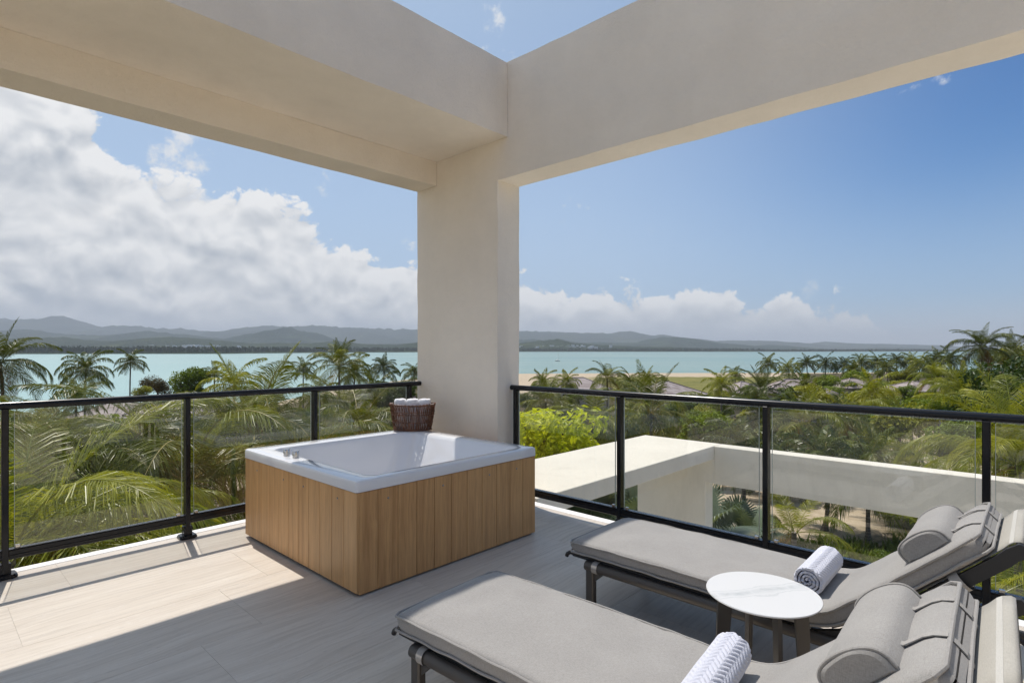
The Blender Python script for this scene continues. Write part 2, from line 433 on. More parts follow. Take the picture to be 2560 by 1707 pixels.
M = {}
M['stucco'] = stucco_mat('cream_stucco', (.92, .83, .70))
M['stucco_white'] = stucco_mat('white_stucco', (.76, .71, .61), .28)
M['stone'] = travertine_mat()
M['facade'] = simple('taupe_cladding', (.46, .40, .33), .6, var=.2, vscale=3)
M['grout'] = simple('grout', (.50, .455, .40), .9)
M['kerb'] = simple('white_kerb', (.82, .80, .77), .6, var=.04, bs=.1)
M['wood'] = wood_mat()
M['acrylic'] = simple('white_acrylic', (.80, .80, .805), .09, spec=.55, coat=.4)
M['chrome'] = simple('brushed_steel', (.62, .60, .57), .24, 1.0)
M['screw'] = simple('screw_steel', (.33, .32, .31), .35, .9)
M['black'] = simple('black_powder_coat', (.010, .011, .014), .22, spec=.35)
M['gasket'] = simple('black_rubber', (.01, .01, .011), .6)
M['taupe'] = simple('taupe_aluminium', (.090, .082, .074), .46, .35)
M['dark_sling'] = simple('dark_frame', (.022, .022, .023), .5)
M['fabric'] = fabric_mat('grey_fabric', (.25, .238, .222), (.39, .373, .35))
M['strap'] = fabric_mat('grey_webbing', (.28, .265, .245), (.40, .38, .35))
M['sling'] = fabric_mat('beige_sling', (.36, .34, .295), (.47, .445, .39))
M['sling_stripe'] = fabric_mat('pale_sling', (.45, .435, .39), (.55, .53, .485))
M['terry'] = simple('white_terry', (.63, .64, .71), 1.0, spec=.05, bs=.6, bscale=420)
M['terry_fold'] = simple('folded_terry', (.86, .86, .88), 1.0, spec=.05, bs=.5, bscale=260)
M['wicker'] = simple('brown_wicker', (.125, .052, .026), .42, var=.55, vscale=28)
M['marble'] = marble_mat()
M['glass'] = glass_mat()
M['glass_edge'] = simple('polished_glass_edge', (.50, .56, .50), .2)
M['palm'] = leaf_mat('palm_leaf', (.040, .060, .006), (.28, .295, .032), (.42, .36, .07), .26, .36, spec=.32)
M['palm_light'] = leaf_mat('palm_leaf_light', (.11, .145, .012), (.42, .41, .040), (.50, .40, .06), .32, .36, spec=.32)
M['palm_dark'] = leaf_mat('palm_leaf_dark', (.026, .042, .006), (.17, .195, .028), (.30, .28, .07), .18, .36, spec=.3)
M['palm_dead'] = leaf_mat('palm_leaf_dry', (.15, .085, .025), (.34, .20, .05), None, .35, .7)
M['fan'] = leaf_mat('fan_leaf', (.075, .105, .060), (.20, .24, .17), None, .25)
M['rachis'] = simple('frond_stalk', (.33, .26, .065), .5, var=.25)
M['bark'] = bark_mat('palm_bark', (.085, .070, .055), (.26, .225, .18))
M['bark2'] = bark_mat('tree_bark', (.05, .04, .03), (.15, .12, .09), False)
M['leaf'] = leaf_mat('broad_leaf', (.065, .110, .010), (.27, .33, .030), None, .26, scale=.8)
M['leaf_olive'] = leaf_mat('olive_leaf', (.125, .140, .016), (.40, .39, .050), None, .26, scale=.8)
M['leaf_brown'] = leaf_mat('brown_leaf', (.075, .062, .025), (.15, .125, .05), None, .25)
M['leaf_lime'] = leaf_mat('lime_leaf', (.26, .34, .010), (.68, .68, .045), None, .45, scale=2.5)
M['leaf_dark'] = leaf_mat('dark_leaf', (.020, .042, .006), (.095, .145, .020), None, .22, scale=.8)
M['weed'] = leaf_mat('weed_leaf', (.060, .095, .012), (.21, .26, .035), (.36, .30, .12), .26)
M['ground'] = ground_mat()
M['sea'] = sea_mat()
M['hill_far'] = hill_mat('far_hill', (.022, .042, .036), (.045, .068, .048), (.09, .115, .06))  # bluer base colour stands in for part of the haze
M['hill_near'] = hill_mat('near_hill', (.022, .038, .022), (.048, .068, .034), (.13, .15, .06))
M['belt'] = leaf_mat('coast_trees', (.030, .045, .026), (.075, .095, .045), None, .1, .8, .05)
M['shingle'] = shingle_mat()
M['housewall'] = simple('cream_render', (.62, .55, .43), .9, var=.06, vscale=.6)
M['white_paint'] = simple('white_paint', (.78, .77, .74), .6, var=.05, vscale=.8)
M['pane'] = simple('dark_pane', (.03, .035, .04), .08)
M['lagoon_trim'] = simple('grey_trim', (.25, .25, .25), .6)

# ------------------------------------------------------------------ ground, sea, far land
def lerp_tab(tab, x):
    if x <= tab[0][0]: return tab[0][1]
    for (a, b), (c, d) in zip(tab, tab[1:]):
        if x <= c: return b + (d-b)*(x-a)/(c-a)
    return tab[-1][1]
SHORE = [(-2000, 95), (0, 99), (345, 101), (560, 112), (700, 135), (900, 190), (1040, 240), (1300, 288), (1600, 296), (1960, 298), (2600, 320), (4000, 420)]
SEA_Z = -11.0
def dl(x, y): return x*fw.x + y*fw.y, x*rt.x + y*rt.y
def ground_z(x, y):
    d, l = dl(x, y)
    if d < 8: return -8.5
    u = d/lerp_tab(SHORE, 1280 + FOC*l/d)
    s = min(max((d-25)/60, 0), 1); s = s*s*(3-2*s)
    z = -8.5 - 1.6*s
    if u > .80: z += (-11.0 - z)*min((u-.80)/.20, 1)
    if u > 1: z = -11.0 - min((u-1)*9, 2.0)
    if u < .8: z += .25*mnoise.noise(Vector((x*.05, y*.05, 3)))*min(1, d/60)
    return z

def make_ground():
    xs = [-260 + 5*i for i in range(145)]; ys = xs
    vs = [(x, y, ground_z(x, y)) for y in ys for x in xs]; n = len(xs)
    fs = [(j*n+i, j*n+i+1, (j+1)*n+i+1, (j+1)*n+i) for j in range(n-1) for i in range(n-1)]
    me = bpy.data.meshes.new('ground'); me.from_pydata(vs, [], fs); me.polygons.foreach_set('use_smooth', [True]*len(fs))
    a = me.attributes.new('cover', 'FLOAT_VECTOR', 'POINT'); dat = []
    for x, y, z in vs:
        d, l = dl(x, y); g = 0.0; w = .62
        if d > 8:
            px = 1280 + FOC*l/d; u = d/lerp_tab(SHORE, px)
            py = 873 + FOC*(CAM_H - z)/d
            if u > .94: g, w = .0, 0.0
            elif 1280 < px < 1990 and d > 140: g, w = min(.9, .30 + .5*(px-1420)/150)*(1 if d < 235 else .25), .05
            elif px >= 1990 and d > 140: g, w = .5, .8
            elif u > .85: g, w = .3, .2
            else: g, w = .35, .75
            if 22 < d < 44 and 150 < px < 620: w, g = .08, .1
            if 27 < d < 44 and 1740 < px < 2240: w, g = .0, .0
            if d < 27 and px > 1900: w, g = .3, 1.0
            if 45 < d < 80 and 2200 < px < 2420: w, g = .15, 0
        dat += [g, w, 0]
    a.data.foreach_set('vector', dat); me.materials.append(M['ground'])
    return tag(link('ground', me), 'sandy ground with grass and leaf litter below the terrace', None, None, 'structure')
make_ground()
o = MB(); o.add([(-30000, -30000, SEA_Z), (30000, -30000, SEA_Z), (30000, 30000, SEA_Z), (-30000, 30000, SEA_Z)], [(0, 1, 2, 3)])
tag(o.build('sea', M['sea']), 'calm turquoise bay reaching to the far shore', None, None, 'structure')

RIDGE_A = [(-700, 815), (-500, 800), (-300, 812), (-120, 803), (0, 798), (45, 801.6), (72, 797), (99, 799.5), (120, 798), (144, 794), (159, 789.6), (177, 796.5), (192, 805.5), (216, 812), (240, 815.4), (255, 820.5), (270, 816.6), (312, 813.6), (330, 816), (345, 813.6), (369, 818.4), (405, 822), (450, 822), (495, 826.5), (540, 829.5), (570, 827.3), (614, 819), (669, 814), (730, 816.4), (778, 814), (851, 817.6), (923, 821), (1042, 823.6), (1296, 827), (1395, 830), (1524, 833.6), (1557, 828.5), (1578, 828), (1593, 833.6), (1629, 838.4), (1650, 836.6), (1680, 841), (1740, 846.5), (1776, 852.5), (1815, 851), (1860, 851), (1926, 852), (1965, 858.5), (2016, 858.5), (2064, 854), (2100, 857.3), (2145, 860), (2199, 859), (2250, 861.5), (2295, 867), (2330, 872), (2400, 876), (2500, 878)]
RIDGE_B = [(-700, 838), (-400, 828), (-200, 835), (0, 829), (60, 822), (120, 831), (200, 838), (250, 838), (300, 837), (330, 831), (375, 828), (405, 832.4), (480, 837), (510, 843), (585, 848), (600, 843), (669, 828.5), (705, 820), (727, 818), (754, 828.5), (790, 831), (826, 845), (863, 857), (930, 861), (1042, 858), (1150, 850), (1240, 856), (1296, 851), (1335, 847), (1359, 851), (1395, 845.6), (1428, 854), (1455, 857), (1500, 855.5), (1545, 857), (1590, 856), (1635, 845), (1689, 842), (1725, 848), (1770, 854), (1830, 861.5), (1848, 864), (1880, 866), (1920, 862), (1960, 869), (2030, 872), (2110, 876), (2200, 869), (2230, 873), (2290, 877), (2400, 879)]
RIDGE_C = [(-700, 858), (-300, 852), (0, 848), (80, 845), (160, 843), (230, 851), (300, 853), (360, 846), (430, 842), (500, 846), (560, 852), (620, 858), (700, 857), (780, 858), (840, 852), (900, 859), (990, 862), (1060, 854), (1140, 850), (1240, 858), (1300, 857), (1340, 853), (1395, 848), (1430, 857), (1500, 862), (1580, 866), (1700, 868), (1800, 871), (1900, 873), (2060, 878), (2400, 879.5)]
def ridge(name, tab, dist, depth, mat, amp, seed, label, front=8/14):
    """a range of hills as a height field: crest heights along it, spurs and gullies across it"""
    rows = []; nx = 1100
    for j in range(15):
        v = j/14; row = []
        for i in range(nx):
            px = -700 + 3200*i/(nx-1); h = (873 - lerp_tab(tab, px))/FOC*dist + CAM_H - SEA_Z
            dd = dist + (v-front)*depth
            prof = 1 - abs((v-front)/(front if v < front else 1-front))**1.25
            p = fw*dd + rt*((px-1280)/FOC*dist)
            nn = mnoise.ridged_multi_fractal(Vector((p.x/depth*4.0, p.y/depth*4.0, seed)), .9, 2.1, 6, 1.0, 2.0) - 1.0
            z = SEA_Z - 2 + (h+2)*max(0, prof)*(1 + (nn*amp*(1-prof)*1.6 if prof < .999 else 0))
            if prof > .999: z += h*.075*mnoise.fractal(Vector((px*.045, seed, 0)), .6, 2, 7)
            row.append((p.x, p.y, z))
        rows.append(row)
    return tag(MB().grid(rows).build(name, mat), label, None, None, 'structure')
ridge('hills', RIDGE_A, 9000, 3600, M['hill_far'], .55, 1.0, 'hazy blue-grey mountain range across the bay')
ridge('hills', RIDGE_B, 5600, 1900, M['hill_far'], .55, 5.0, 'middle range of darker hills in front of the mountains')
ridge('hills', RIDGE_C, 3700, 1000, M['hill_near'], .5, 9.0, 'low wooded foothills behind the far shore')
COAST = [(-700, 1400), (0, 1459), (560, 1560), (1042, 2400), (1296, 2780), (1960, 2900), (2500, 3400)]
def coast_land():
    rows = []; nx = 160
    for (k, z) in ((0, SEA_Z-1), (1, SEA_Z+.3), (25, SEA_Z+1.5), (600, SEA_Z+8), (1500, SEA_Z+10)):
        row = []
        for i in range(nx):
            px = -700 + 3200*i/(nx-1); d = lerp_tab(COAST, px)
            p = (fw + rt*((px-1280)/FOC))*(d+k); row.append((p.x, p.y, z))
        rows.append(row)
    tag(MB().grid(rows).build('far_shore', M['hill_near']), 'flat far shore of the bay', None, None, 'structure')
    b = MB(); q = random.Random(3)
    for i in range(5200):
        px = -700 + 3150*q.random(); k = 3 + 220*q.random()**1.5; d = lerp_tab(COAST, px) + k
        p = (fw + rt*((px-1280)/FOC))*d; h = (13 + 8*q.random())*(1 if px < 1100 else .85)
        if px > 1900: h *= .7
        z0 = SEA_Z + 1
        for t in range(7):
            a = q.uniform(0, 6.28); r = q.uniform(1.2, 4.6); hh = z0 + h*q.uniform(.25, 1.0); e = q.uniform(-2.2, 1.5)
            c, s_ = math.cos(a)*r, math.sin(a)*r
            b.add([(p.x, p.y, hh+1.8), (p.x+c, p.y+s_, hh+e), (p.x+c*.6-s_*.5, p.y+s_*.6+c*.5, hh-2.2), (p.x-c*.3, p.y-s_*.3, hh-1.5)], [(0, 1, 2, 3)])
    tag(b.build('coast_trees', M['belt']), 'dark belt of coconut trees along the far shore', 'trees', None, 'stuff')
    b = MB()
    for i in range(110):
        px = q.choice([q.gauss(1360, 45), q.gauss(1450, 30), q.gauss(470, 40)]) if i < 100 else q.uniform(300, 620)
        if 1040 < px < 1296: continue
        d = 3330 + q.uniform(-40, 60); py = q.uniform(862, 875) if px > 1000 else q.uniform(862, 866)
        P = at(px, py, d); w = q.uniform(4, 9)
        b.box((P.x-w, P.y-w, P.z-14), (P.x+w, P.y+w, P.z+q.uniform(1, 3)))
    tag(b.build('far_town', M['white_paint']), 'scatter of tiny pale houses on the hillside across the bay', 'houses', None, 'stuff')
coast_land()

# ------------------------------------------------------------------ terrace floor
RAIL_Y = 4.64; RAIL_X = 3.77
EDGE_Y = 4.78; EDGE_X = 3.93
FLOOR_X0, FLOOR_Y0 = -6.0, -3.0
tf = MB(); tf.box((FLOOR_X0, FLOOR_Y0, -.36), (EDGE_X-.002, EDGE_Y-.002, -.0014))
floor = tag(tf.build('terrace_floor', M['grout']), 'travertine tiled terrace floor', None, None, 'structure')
def make_tiles():
    L, Wd, g = 1.155, .60, .0006
    tm = MB().box((g, g, -.02), (L-g, Wd-g, 0), .0006).mesh('tile', M['stone'])
    row = 0; y1 = 4.66
    ytop = 4.70
    k = 0
    for r in range(13):
        yb = 4.10 - .6*r; yt = yb + .6
        off = 1.525 - .289*(r-1)
        x = off - L*8
        while x < 3.84:
            x0, x1, y0_, y1_ = x, x+L, yb, yt
            x0c, x1c, y0c, y1c = max(x0, FLOOR_X0), min(x1, 3.84), max(y0_, FLOOR_Y0), min(y1_, 4.695)
            if x1c - x0c > .01 and y1c - y0c > .01:
                if (x0c, x1c, y0c, y1c) == (x0, x1, y0_, y1_): link('tile', tm, floor, (x, yb, 0))
                else:
                    me = MB().box((x0c+g, y0c+g, -.02), (x1c-g, y1c-g, 0), .0006).mesh('tile', M['stone']); link('tile', me, floor)
            x += L
make_tiles()
kb = MB()
kb.box((FLOOR_X0, 4.697, -.30), (EDGE_X, EDGE_Y, .004), .004)
kb.build('edge_strip', M['kerb'], floor)
kb = MB(); kb.box((3.842, FLOOR_Y0, -.30), (EDGE_X+.001, 4.696, .004), .004)
kb.build('edge_strip', M['kerb'], floor)
wl = MB(); wl.box((FLOOR_X0, 4.50, -8.6), (3.80, 4.72, -.361))
tag(wl.build('building_wall', M['stucco_white']), 'white stucco wall of the building below the terrace edge', 'wall')

# ------------------------------------------------------------------ concrete frame overhead
def frame_top():
    r = empty('concrete_pergola', (3.6, 4.1, 0), 0, 'cream stucco corner pier with deep roof beams over the terrace', 'pergola')
    def rough_box(a, b, seg=.16):
        """a box whose long edges wander by a few millimetres, as hand-floated render does"""
        mb = MB(); n = [max(1, int((b[i]-a[i])/seg)) for i in range(3)]
        def pt(i, j, k):
            p = Vector((a[0]+(b[0]-a[0])*i/n[0], a[1]+(b[1]-a[1])*j/n[1], a[2]+(b[2]-a[2])*k/n[2]))
            w = Vector((mnoise.noise(p*3.1), mnoise.noise(p*3.1+Vector((9, 0, 0))), mnoise.noise(p*3.1+Vector((0, 9, 0)))))*.0060
            w += Vector((mnoise.noise(p*11), mnoise.noise(p*11+Vector((9, 0, 0))), mnoise.noise(p*11+Vector((0, 9, 0)))))*.0022
            return tuple(p+w)
        for ax in range(3):
            u, w = (ax+1) % 3, (ax+2) % 3
            for side in (0, 1):
                rows = []
                for i in range(n[u]+1):
                    row = []
                    for j in range(n[w]+1):
                        k = [0, 0, 0]; k[ax] = n[ax]*side; k[u] = i; k[w] = j; row.append(pt(*k))
                    rows.append(row if side == 0 else row[::-1])
                mb.grid(rows, smooth=False)
        return mb
    rough_box((3.585, 3.528, -.30), (3.871, 4.684, 2.904)).build('pier', M['stucco'], r)
    rough_box((3.585, -3.4, 2.904), (3.871, 4.684, 3.908)).build('side_beam', M['stucco'], r)
    rough_box((-6.6, 3.405, 3.256), (3.583, 4.682, 3.904)).build('roof_slab', M['stucco'], r)
    rough_box((-6.6, 4.372, 3.017), (3.5825, 4.680, 3.2545)).build('lintel', M['stucco'], r)
    return r
frame_top()
def frame_low():
    r = empty('concrete_pergola', (8.0, 4.1, -8.4), 0, 'white stucco frame of the lower terrace seen through the right railing', 'pergola')
    MB().box((4.02, 3.43, -.18), (8.19, 4.69, .008), .006).build('roof_slab', M['stucco_white'], r)
    MB().box((7.93, -6.0, -.535), (8.195, 3.428, .006), .006).build('side_beam', M['stucco_white'], r)
    MB().box((7.93, 3.56, -8.6), (8.185, 4.68, -.181), .006).build('pier', M['stucco_white'], r)
    MB().box((7.932, 3.43, -.533), (8.193, 4.682, -.1805), .006).build('beam_end', M['stucco_white'], r)
frame_low()
tag(MB().box((3.95, -6.0, -3.5), (8.6, 4.75, -3.2)).build('lower_terrace_floor', M['kerb']), 'pale floor of the lower terrace', None, None, 'structure')
tag(MB().box((3.62, -3.0, -8.6), (3.86, 4.49, -.361)).build('building_wall', M['stucco_white']), 'white stucco side wall of the building facing the lower terrace', 'wall')
# house wall and roof behind the photographer
hb = empty('house_facade', (-3, -3, 0), 0, 'taupe clad house facade behind the terrace', 'building')
MB().box((-3.6, -3.6, -.30), (3.4, -3.05, 3.9)).build('wall', M['facade'], hb)

# ------------------------------------------------------------------ glass railings
def base_plate(mb, c, s=.058):
    pts = []
    for (sx, sy) in ((1, 1), (-1, 1), (-1, -1), (1, -1)):
        a = (sx*s, sy*s*.62); b = (sx*s*.62, sy*s)
        pts += [a, b] if sx*sy > 0 else [b, a]
    lv = [(1.0, .0), (1.0, .012), (.86, .022)]
    mb.ring([[(c[0]+x*k, c[1]+y*k, c[2]+z) for x, y in pts] for k, z in lv], smooth=False)
    mb.box((c[0]-.028, c[1]-.028, c[2]+.018), (c[0]+.028, c[1]+.028, c[2]+.085), .003)
    for sx in (-1, 1):
        for sy in (-1, 1): mb.lathe([(.007, 0), (.007, .006), (.0, .009)], (c[0]+sx*.042, c[1]+sy*.042, c[2]+.013), 8)
    return mb
def railing(axis, label, fixed, stations, lo, hi):
    """axis 0: runs along X at Y=fixed; axis 1: runs along Y at X=fixed"""
    P = (lambda s, o_, z: (s, fixed+o_, z)) if axis == 0 else (lambda s, o_, z: (fixed+o_, s, z))
    def bx(mb, s0, s1, o0, o1, z0, z1, bev=0):
        a = P(s0, o0, z0); b = P(s1, o1, z1)
        return mb.box(tuple(min(p, q) for p, q in zip(a, b)), tuple(max(p, q) for p, q in zip(a, b)), bev)
    r = empty('glass_railing', P((lo+hi)/2, 0, 0), 0, label, 'railing')
    hr = MB(); hr.tube([P(lo+(hi-lo)*i/6, 0, 1.052) for i in range(7)], .0235, 20)
    hr.build('handrail', M['black'], r)
    rl = MB(); bx(rl, lo, hi, -.019, .019, .108, .166, .004); bx(rl, lo, hi, -.024, .024, .166, .172, .002); bx(rl, lo, hi, -.026, .026, .130, .136, .002)
    rl.build('bottom_rail', M['black'], r)
    for i, s in enumerate(stations):
        pm = MB(); bx(pm, s-.017, s+.017, -.029, .029, .02, 1.035, .004)
        po = pm.build('post', M['black'], r)
        base_plate(MB(), P(s, 0, .003)).build('base_plate', M['black'], po)
    ends = list(stations)
    for a, b in zip(ends, ends[1:]):
        gm = MB(); bx(gm, min(a, b)+.045, max(a, b)-.036, -.005, .005, .173, 1.026, .001); gp = gm.build('glass_pane', M['glass'], r)
        for s in (min(a, b)+.0445, max(a, b)-.0355):
            em = MB(); bx(em, s-.0012, s+.0012, -.0048, .0048, .175, 1.024); em.build('polished_edge', M['glass_edge'], gp)
        for s in (min(a, b)+.06, max(a, b)-.06):
            cm = MB(); bx(cm, s-.013, s+.013, -.010, .010, .168, .19, .002); cm.build('glass_clip', M['chrome'], r)
    return r
railing(0, 'black handrail with clear glass panes along the left edge, ending at the pier', RAIL_Y, [-5.67, -4.656, -3.643, -2.63, -1.62, -.608, .406, 1.42, 2.432, 3.445], -5.7, 3.59)
railing(1, 'black handrail with clear glass panes along the right edge behind the loungers', RAIL_X, [3.47, 2.375, 1.285, .2, -.89, -1.98, -2.9], -2.95, 3.533)

# ------------------------------------------------------------------ hot tub
def rounded_rect(x0, y0, x1, y1, rads, n=8):
    """corner order: (x0,y0),(x1,y0),(x1,y1),(x0,y1), anticlockwise"""
    out = []
    for (cx, cy, a0, r) in ((x0, y0, 180, rads[0]), (x1, y0, 270, rads[1]), (x1, y1, 0, rads[2]), (x0, y1, 90, rads[3])):
        px = cx + (r if cx == x0 else -r); py = cy + (r if cy == y0 else -r)
        for k in range(n+1):
            a = R(a0 + 90*k/n); out.append((px + r*math.cos(a), py + r*math.sin(a)))
    return out
def hot_tub():
    X0, X1, Y0, Y1 = 1.725, 3.262, 2.808, 4.345
    t = empty('hot_tub', ((X0+X1)/2, (Y0+Y1)/2, 0), 0, 'square hot tub with white shell and oak plank sides', 'hot tub')
    o_ = lambda k, z, r=.02: [(x, y, z) for x, y in rounded_rect(X0-.006+k, Y0-.006+k, X1+.006-k, Y1+.006-k, [r]*4)]
    IR = [.07, .06, .16, .07]
    def i_(k, z, extra=0.0):
        rr = [r+extra for r in IR]
        return [(x, y, z) for x, y in rounded_rect(1.862+k, 2.885+k*.8, 3.150-k*3.4, 4.195-k, rr)]
    rings = [o_(.0, .592), o_(.0, .640), o_(.004, .652), o_(.012, .656), i_(-.012, .656), i_(-.004, .653), i_(0, .645), i_(.004, .62), i_(.03, .42, .02), i_(.06, .19, .04), i_(.10, .13, .06), i_(.18, .115, .06)]
    mb = MB().ring(rings, cap=False); n = len(rings[-1]); mb.add(rings[-1], [tuple(range(n))])
    sh = mb.build('shell', M['acrylic'], t)
    MB().box((X0+.03, Y0+.03, 0), (X1-.03, Y1-.03, .10)).build('plinth', M['gasket'], t)
    for f in range(2):
        for k in range(11):
            w = (X1-X0)/11; g = .0016
            if f == 0: b = MB().box((X0, Y0+w*k+g, .022), (X0+.016, Y0+w*(k+1)-g, .588), .0012)
            else: b = MB().box((X0+.0165+((w*k+g) if k else 0) - (.0165 if k else 0), Y0, .012), (X0+w*(k+1)-g, Y0+.016, .588), .0012)
            pl = b.build('plank', M['wood'], t)
            if (f == 0 and k in (1, 4, 6, 9)) or (f == 1 and k in (1, 4, 7, 9)):
                s = MB(); c = w*(k+.5)
                ring = lambda r, q: [((X0-q) if f == 0 else X0+c + r*math.cos(2*math.pi*i/10), (Y0+c + r*math.cos(2*math.pi*i/10)) if f == 0 else Y0-q, .525 + r*math.sin(2*math.pi*i/10)) for i in range(10)]
                s.ring([ring(.0065, -.002), ring(.0065, .002), ring(.003, .0035)]); s.build('screw', M['screw'], pl)
    for k in range(11):                                         # the two far sides
        w = (X1-X0)/11; g = .0016
        MB().box((X1-.016, Y0+.0165+w*k+g, .012), (X1, Y0+w*(k+1)-g, .588), .0012).build('plank', M['wood'], t)
        MB().box((X0+.0165+w*k+g, Y1-.016, .012), (X0+w*(k+1)-g-.0165, Y1, .588), .0012).build('plank', M['wood'], t)
    for (x, y) in ((1.815, 3.862), (1.823, 3.742)):
        k = MB(); k.lathe([(.021, .656), (.021, .662), (.0185, .664), (.0185, .667), (.0225, .669), (.0225, .700), (.0205, .703), (.0, .703)], (x, y, 0), 28, cap=False)
        k.tube([(x+.018, y+.004, .698), (x+.033, y+.008, .699)], .0022, 8); k.build('control_knob', M['chrome'], t)
    d = MB().lathe([(.045, .116), (.042, .120), (.0, .121)], (2.5, 3.5, 0), 24, cap=False); d.build('drain', M['chrome'], t)
    return t
hot_tub()

# ------------------------------------------------------------------ wicker basket and white towels
def basket():
    C = Vector((3.185, 4.235, .6575)); rz = R(-46); A, Bq = .168, .105
    t = empty('wicker_basket', C, 0, 'oval brown wicker basket on the rim of the hot tub', 'basket')
    ca, sa = math.cos(rz), math.sin(rz)
    def P(a, k, z):
        fl = 1 + .22*(z/.235)
        x, y = A*fl*k*math.cos(a), Bq*fl*k*math.sin(a)
        return (C.x + x*ca - y*sa, C.y + x*sa + y*ca, C.z + z)
    q = random.Random(5); b = MB(); n = 118
    for i in range(n):
        a = 2*math.pi*i/n + q.uniform(-.012, .012); pts = []; ph = q.uniform(0, 6)
        for k in range(9):
            z = .232*k/8; wob = 1 + .018*(1 if i % 2 else -1)*math.cos(math.pi*k*.5) + .006*math.sin(ph+k)
            pts.append(P(a + .010*math.sin(ph+k*1.3), wob, z))
        b.tube(pts, q.uniform(.0026, .0042), 5)
    b.build('wicker_stakes', M['wicker'], t)['kind'] = 'stuff'
    for z, r in ((.006, .006), (.075, .004), (.145, .004), (.168, .0035)):
        for kk in (1.02, .98):
            b = MB(); m = 90; pts = [P(2*math.pi*i/m, kk + .02*math.sin(i*1.57), z + .002*math.sin(i*2.1)) for i in range(m)]
            pts.append(pts[0]); b.tube(pts, r, 6); b.build('weave_band', M['wicker'], t)
    for ph in (0, 1):
        b = MB(); m = 130; pts = [P(2*math.pi*i/m, 1.0 + .02*math.cos(i*.9+ph*3.14), .234 + .005*math.sin(i*.9+ph*3.14) + .006*math.cos(2*2*math.pi*i/m)) for i in range(m)]
        pts.append(pts[0]); b.tube(pts, .0062, 7); b.build('braided_rim', M['wicker'], t)
    b = MB(); m = 48; b.add([P(2*math.pi*i/m, .99, .006) for i in range(m)], [tuple(range(m))]); b.build('basket_base', M['wicker'], t)
    labs = ['white rolled towel at the left end of the wicker basket', 'white rolled towel in the middle of the wicker basket', 'white rolled towel at the right end of the wicker basket']
    for k in range(3):
        off = (-.112, 0, .112)[k]; c = Vector((C.x + off*ca, C.y + off*sa, C.z))
        rings = []; qq = random.Random(20+k)
        for (rr, z) in ((.050, .012), (.056, .03), (.058, .15), (.0595, .225), (.0605, .252), (.059, .270), (.053, .281), (.040, .285), (.035, .280), (.024, .285), (.018, .280), (.004, .283)):
            ring = []
            for i in range(40):
                a = 2*math.pi*i/40; w = 1 + .05*mnoise.noise(Vector((math.cos(a)*2, math.sin(a)*2, z*14+k*5)))
                sq = 1/(abs(math.cos(a))**4 + abs(math.sin(a))**4)**.25
                x, y = rr*w*(.72+.28*sq)*math.cos(a)*.94, rr*w*(.72+.28*sq)*math.sin(a)*1.15
                ring.append((c.x + x*ca - y*sa, c.y + x*sa + y*ca, c.z + z + .004*mnoise.noise(Vector((x*30, y*30, k)))))
            rings.append(ring)
        tw = MB().ring(rings).build('rolled_towel', M['terry_fold']); tag(tw, labs[k], 'towel', 'rolled towels in the basket')
basket()

# ------------------------------------------------------------------ sun loungers
PROF = [(0.0, .358), (.30, .362), (.65, .361), (.98, .356), (1.16, .350), (1.27, .372), (1.375, .452), (1.48, .545), (1.61, .662), (1.735, .777)]
def spline(pts, n):
    out = []
    for i in range(n+1):
        u = i/n*(len(pts)-1); k = min(int(u), len(pts)-2); f = u-k
        p = [Vector((*pts[max(0, min(len(pts)-1, k+j))], 0)) for j in (-1, 0, 1, 2)]
        out.append(.5*((2*p[1]) + (p[2]-p[0])*f + (2*p[0]-5*p[1]+4*p[2]-p[3])*f*f + (3*p[1]-p[0]-3*p[2]+p[3])*f**3))
    L = [0.0]
    for a, b in zip(out, out[1:]): L.append(L[-1] + (b-a).length)
    res = []
    for i in range(n+1):
        s = L[-1]*i/n; k = 0
        while k < len(L)-2 and L[k+1] < s: k += 1
        f = (s-L[k])/(L[k+1]-L[k]); res.append(out[k].lerp(out[k+1], f))
    return res
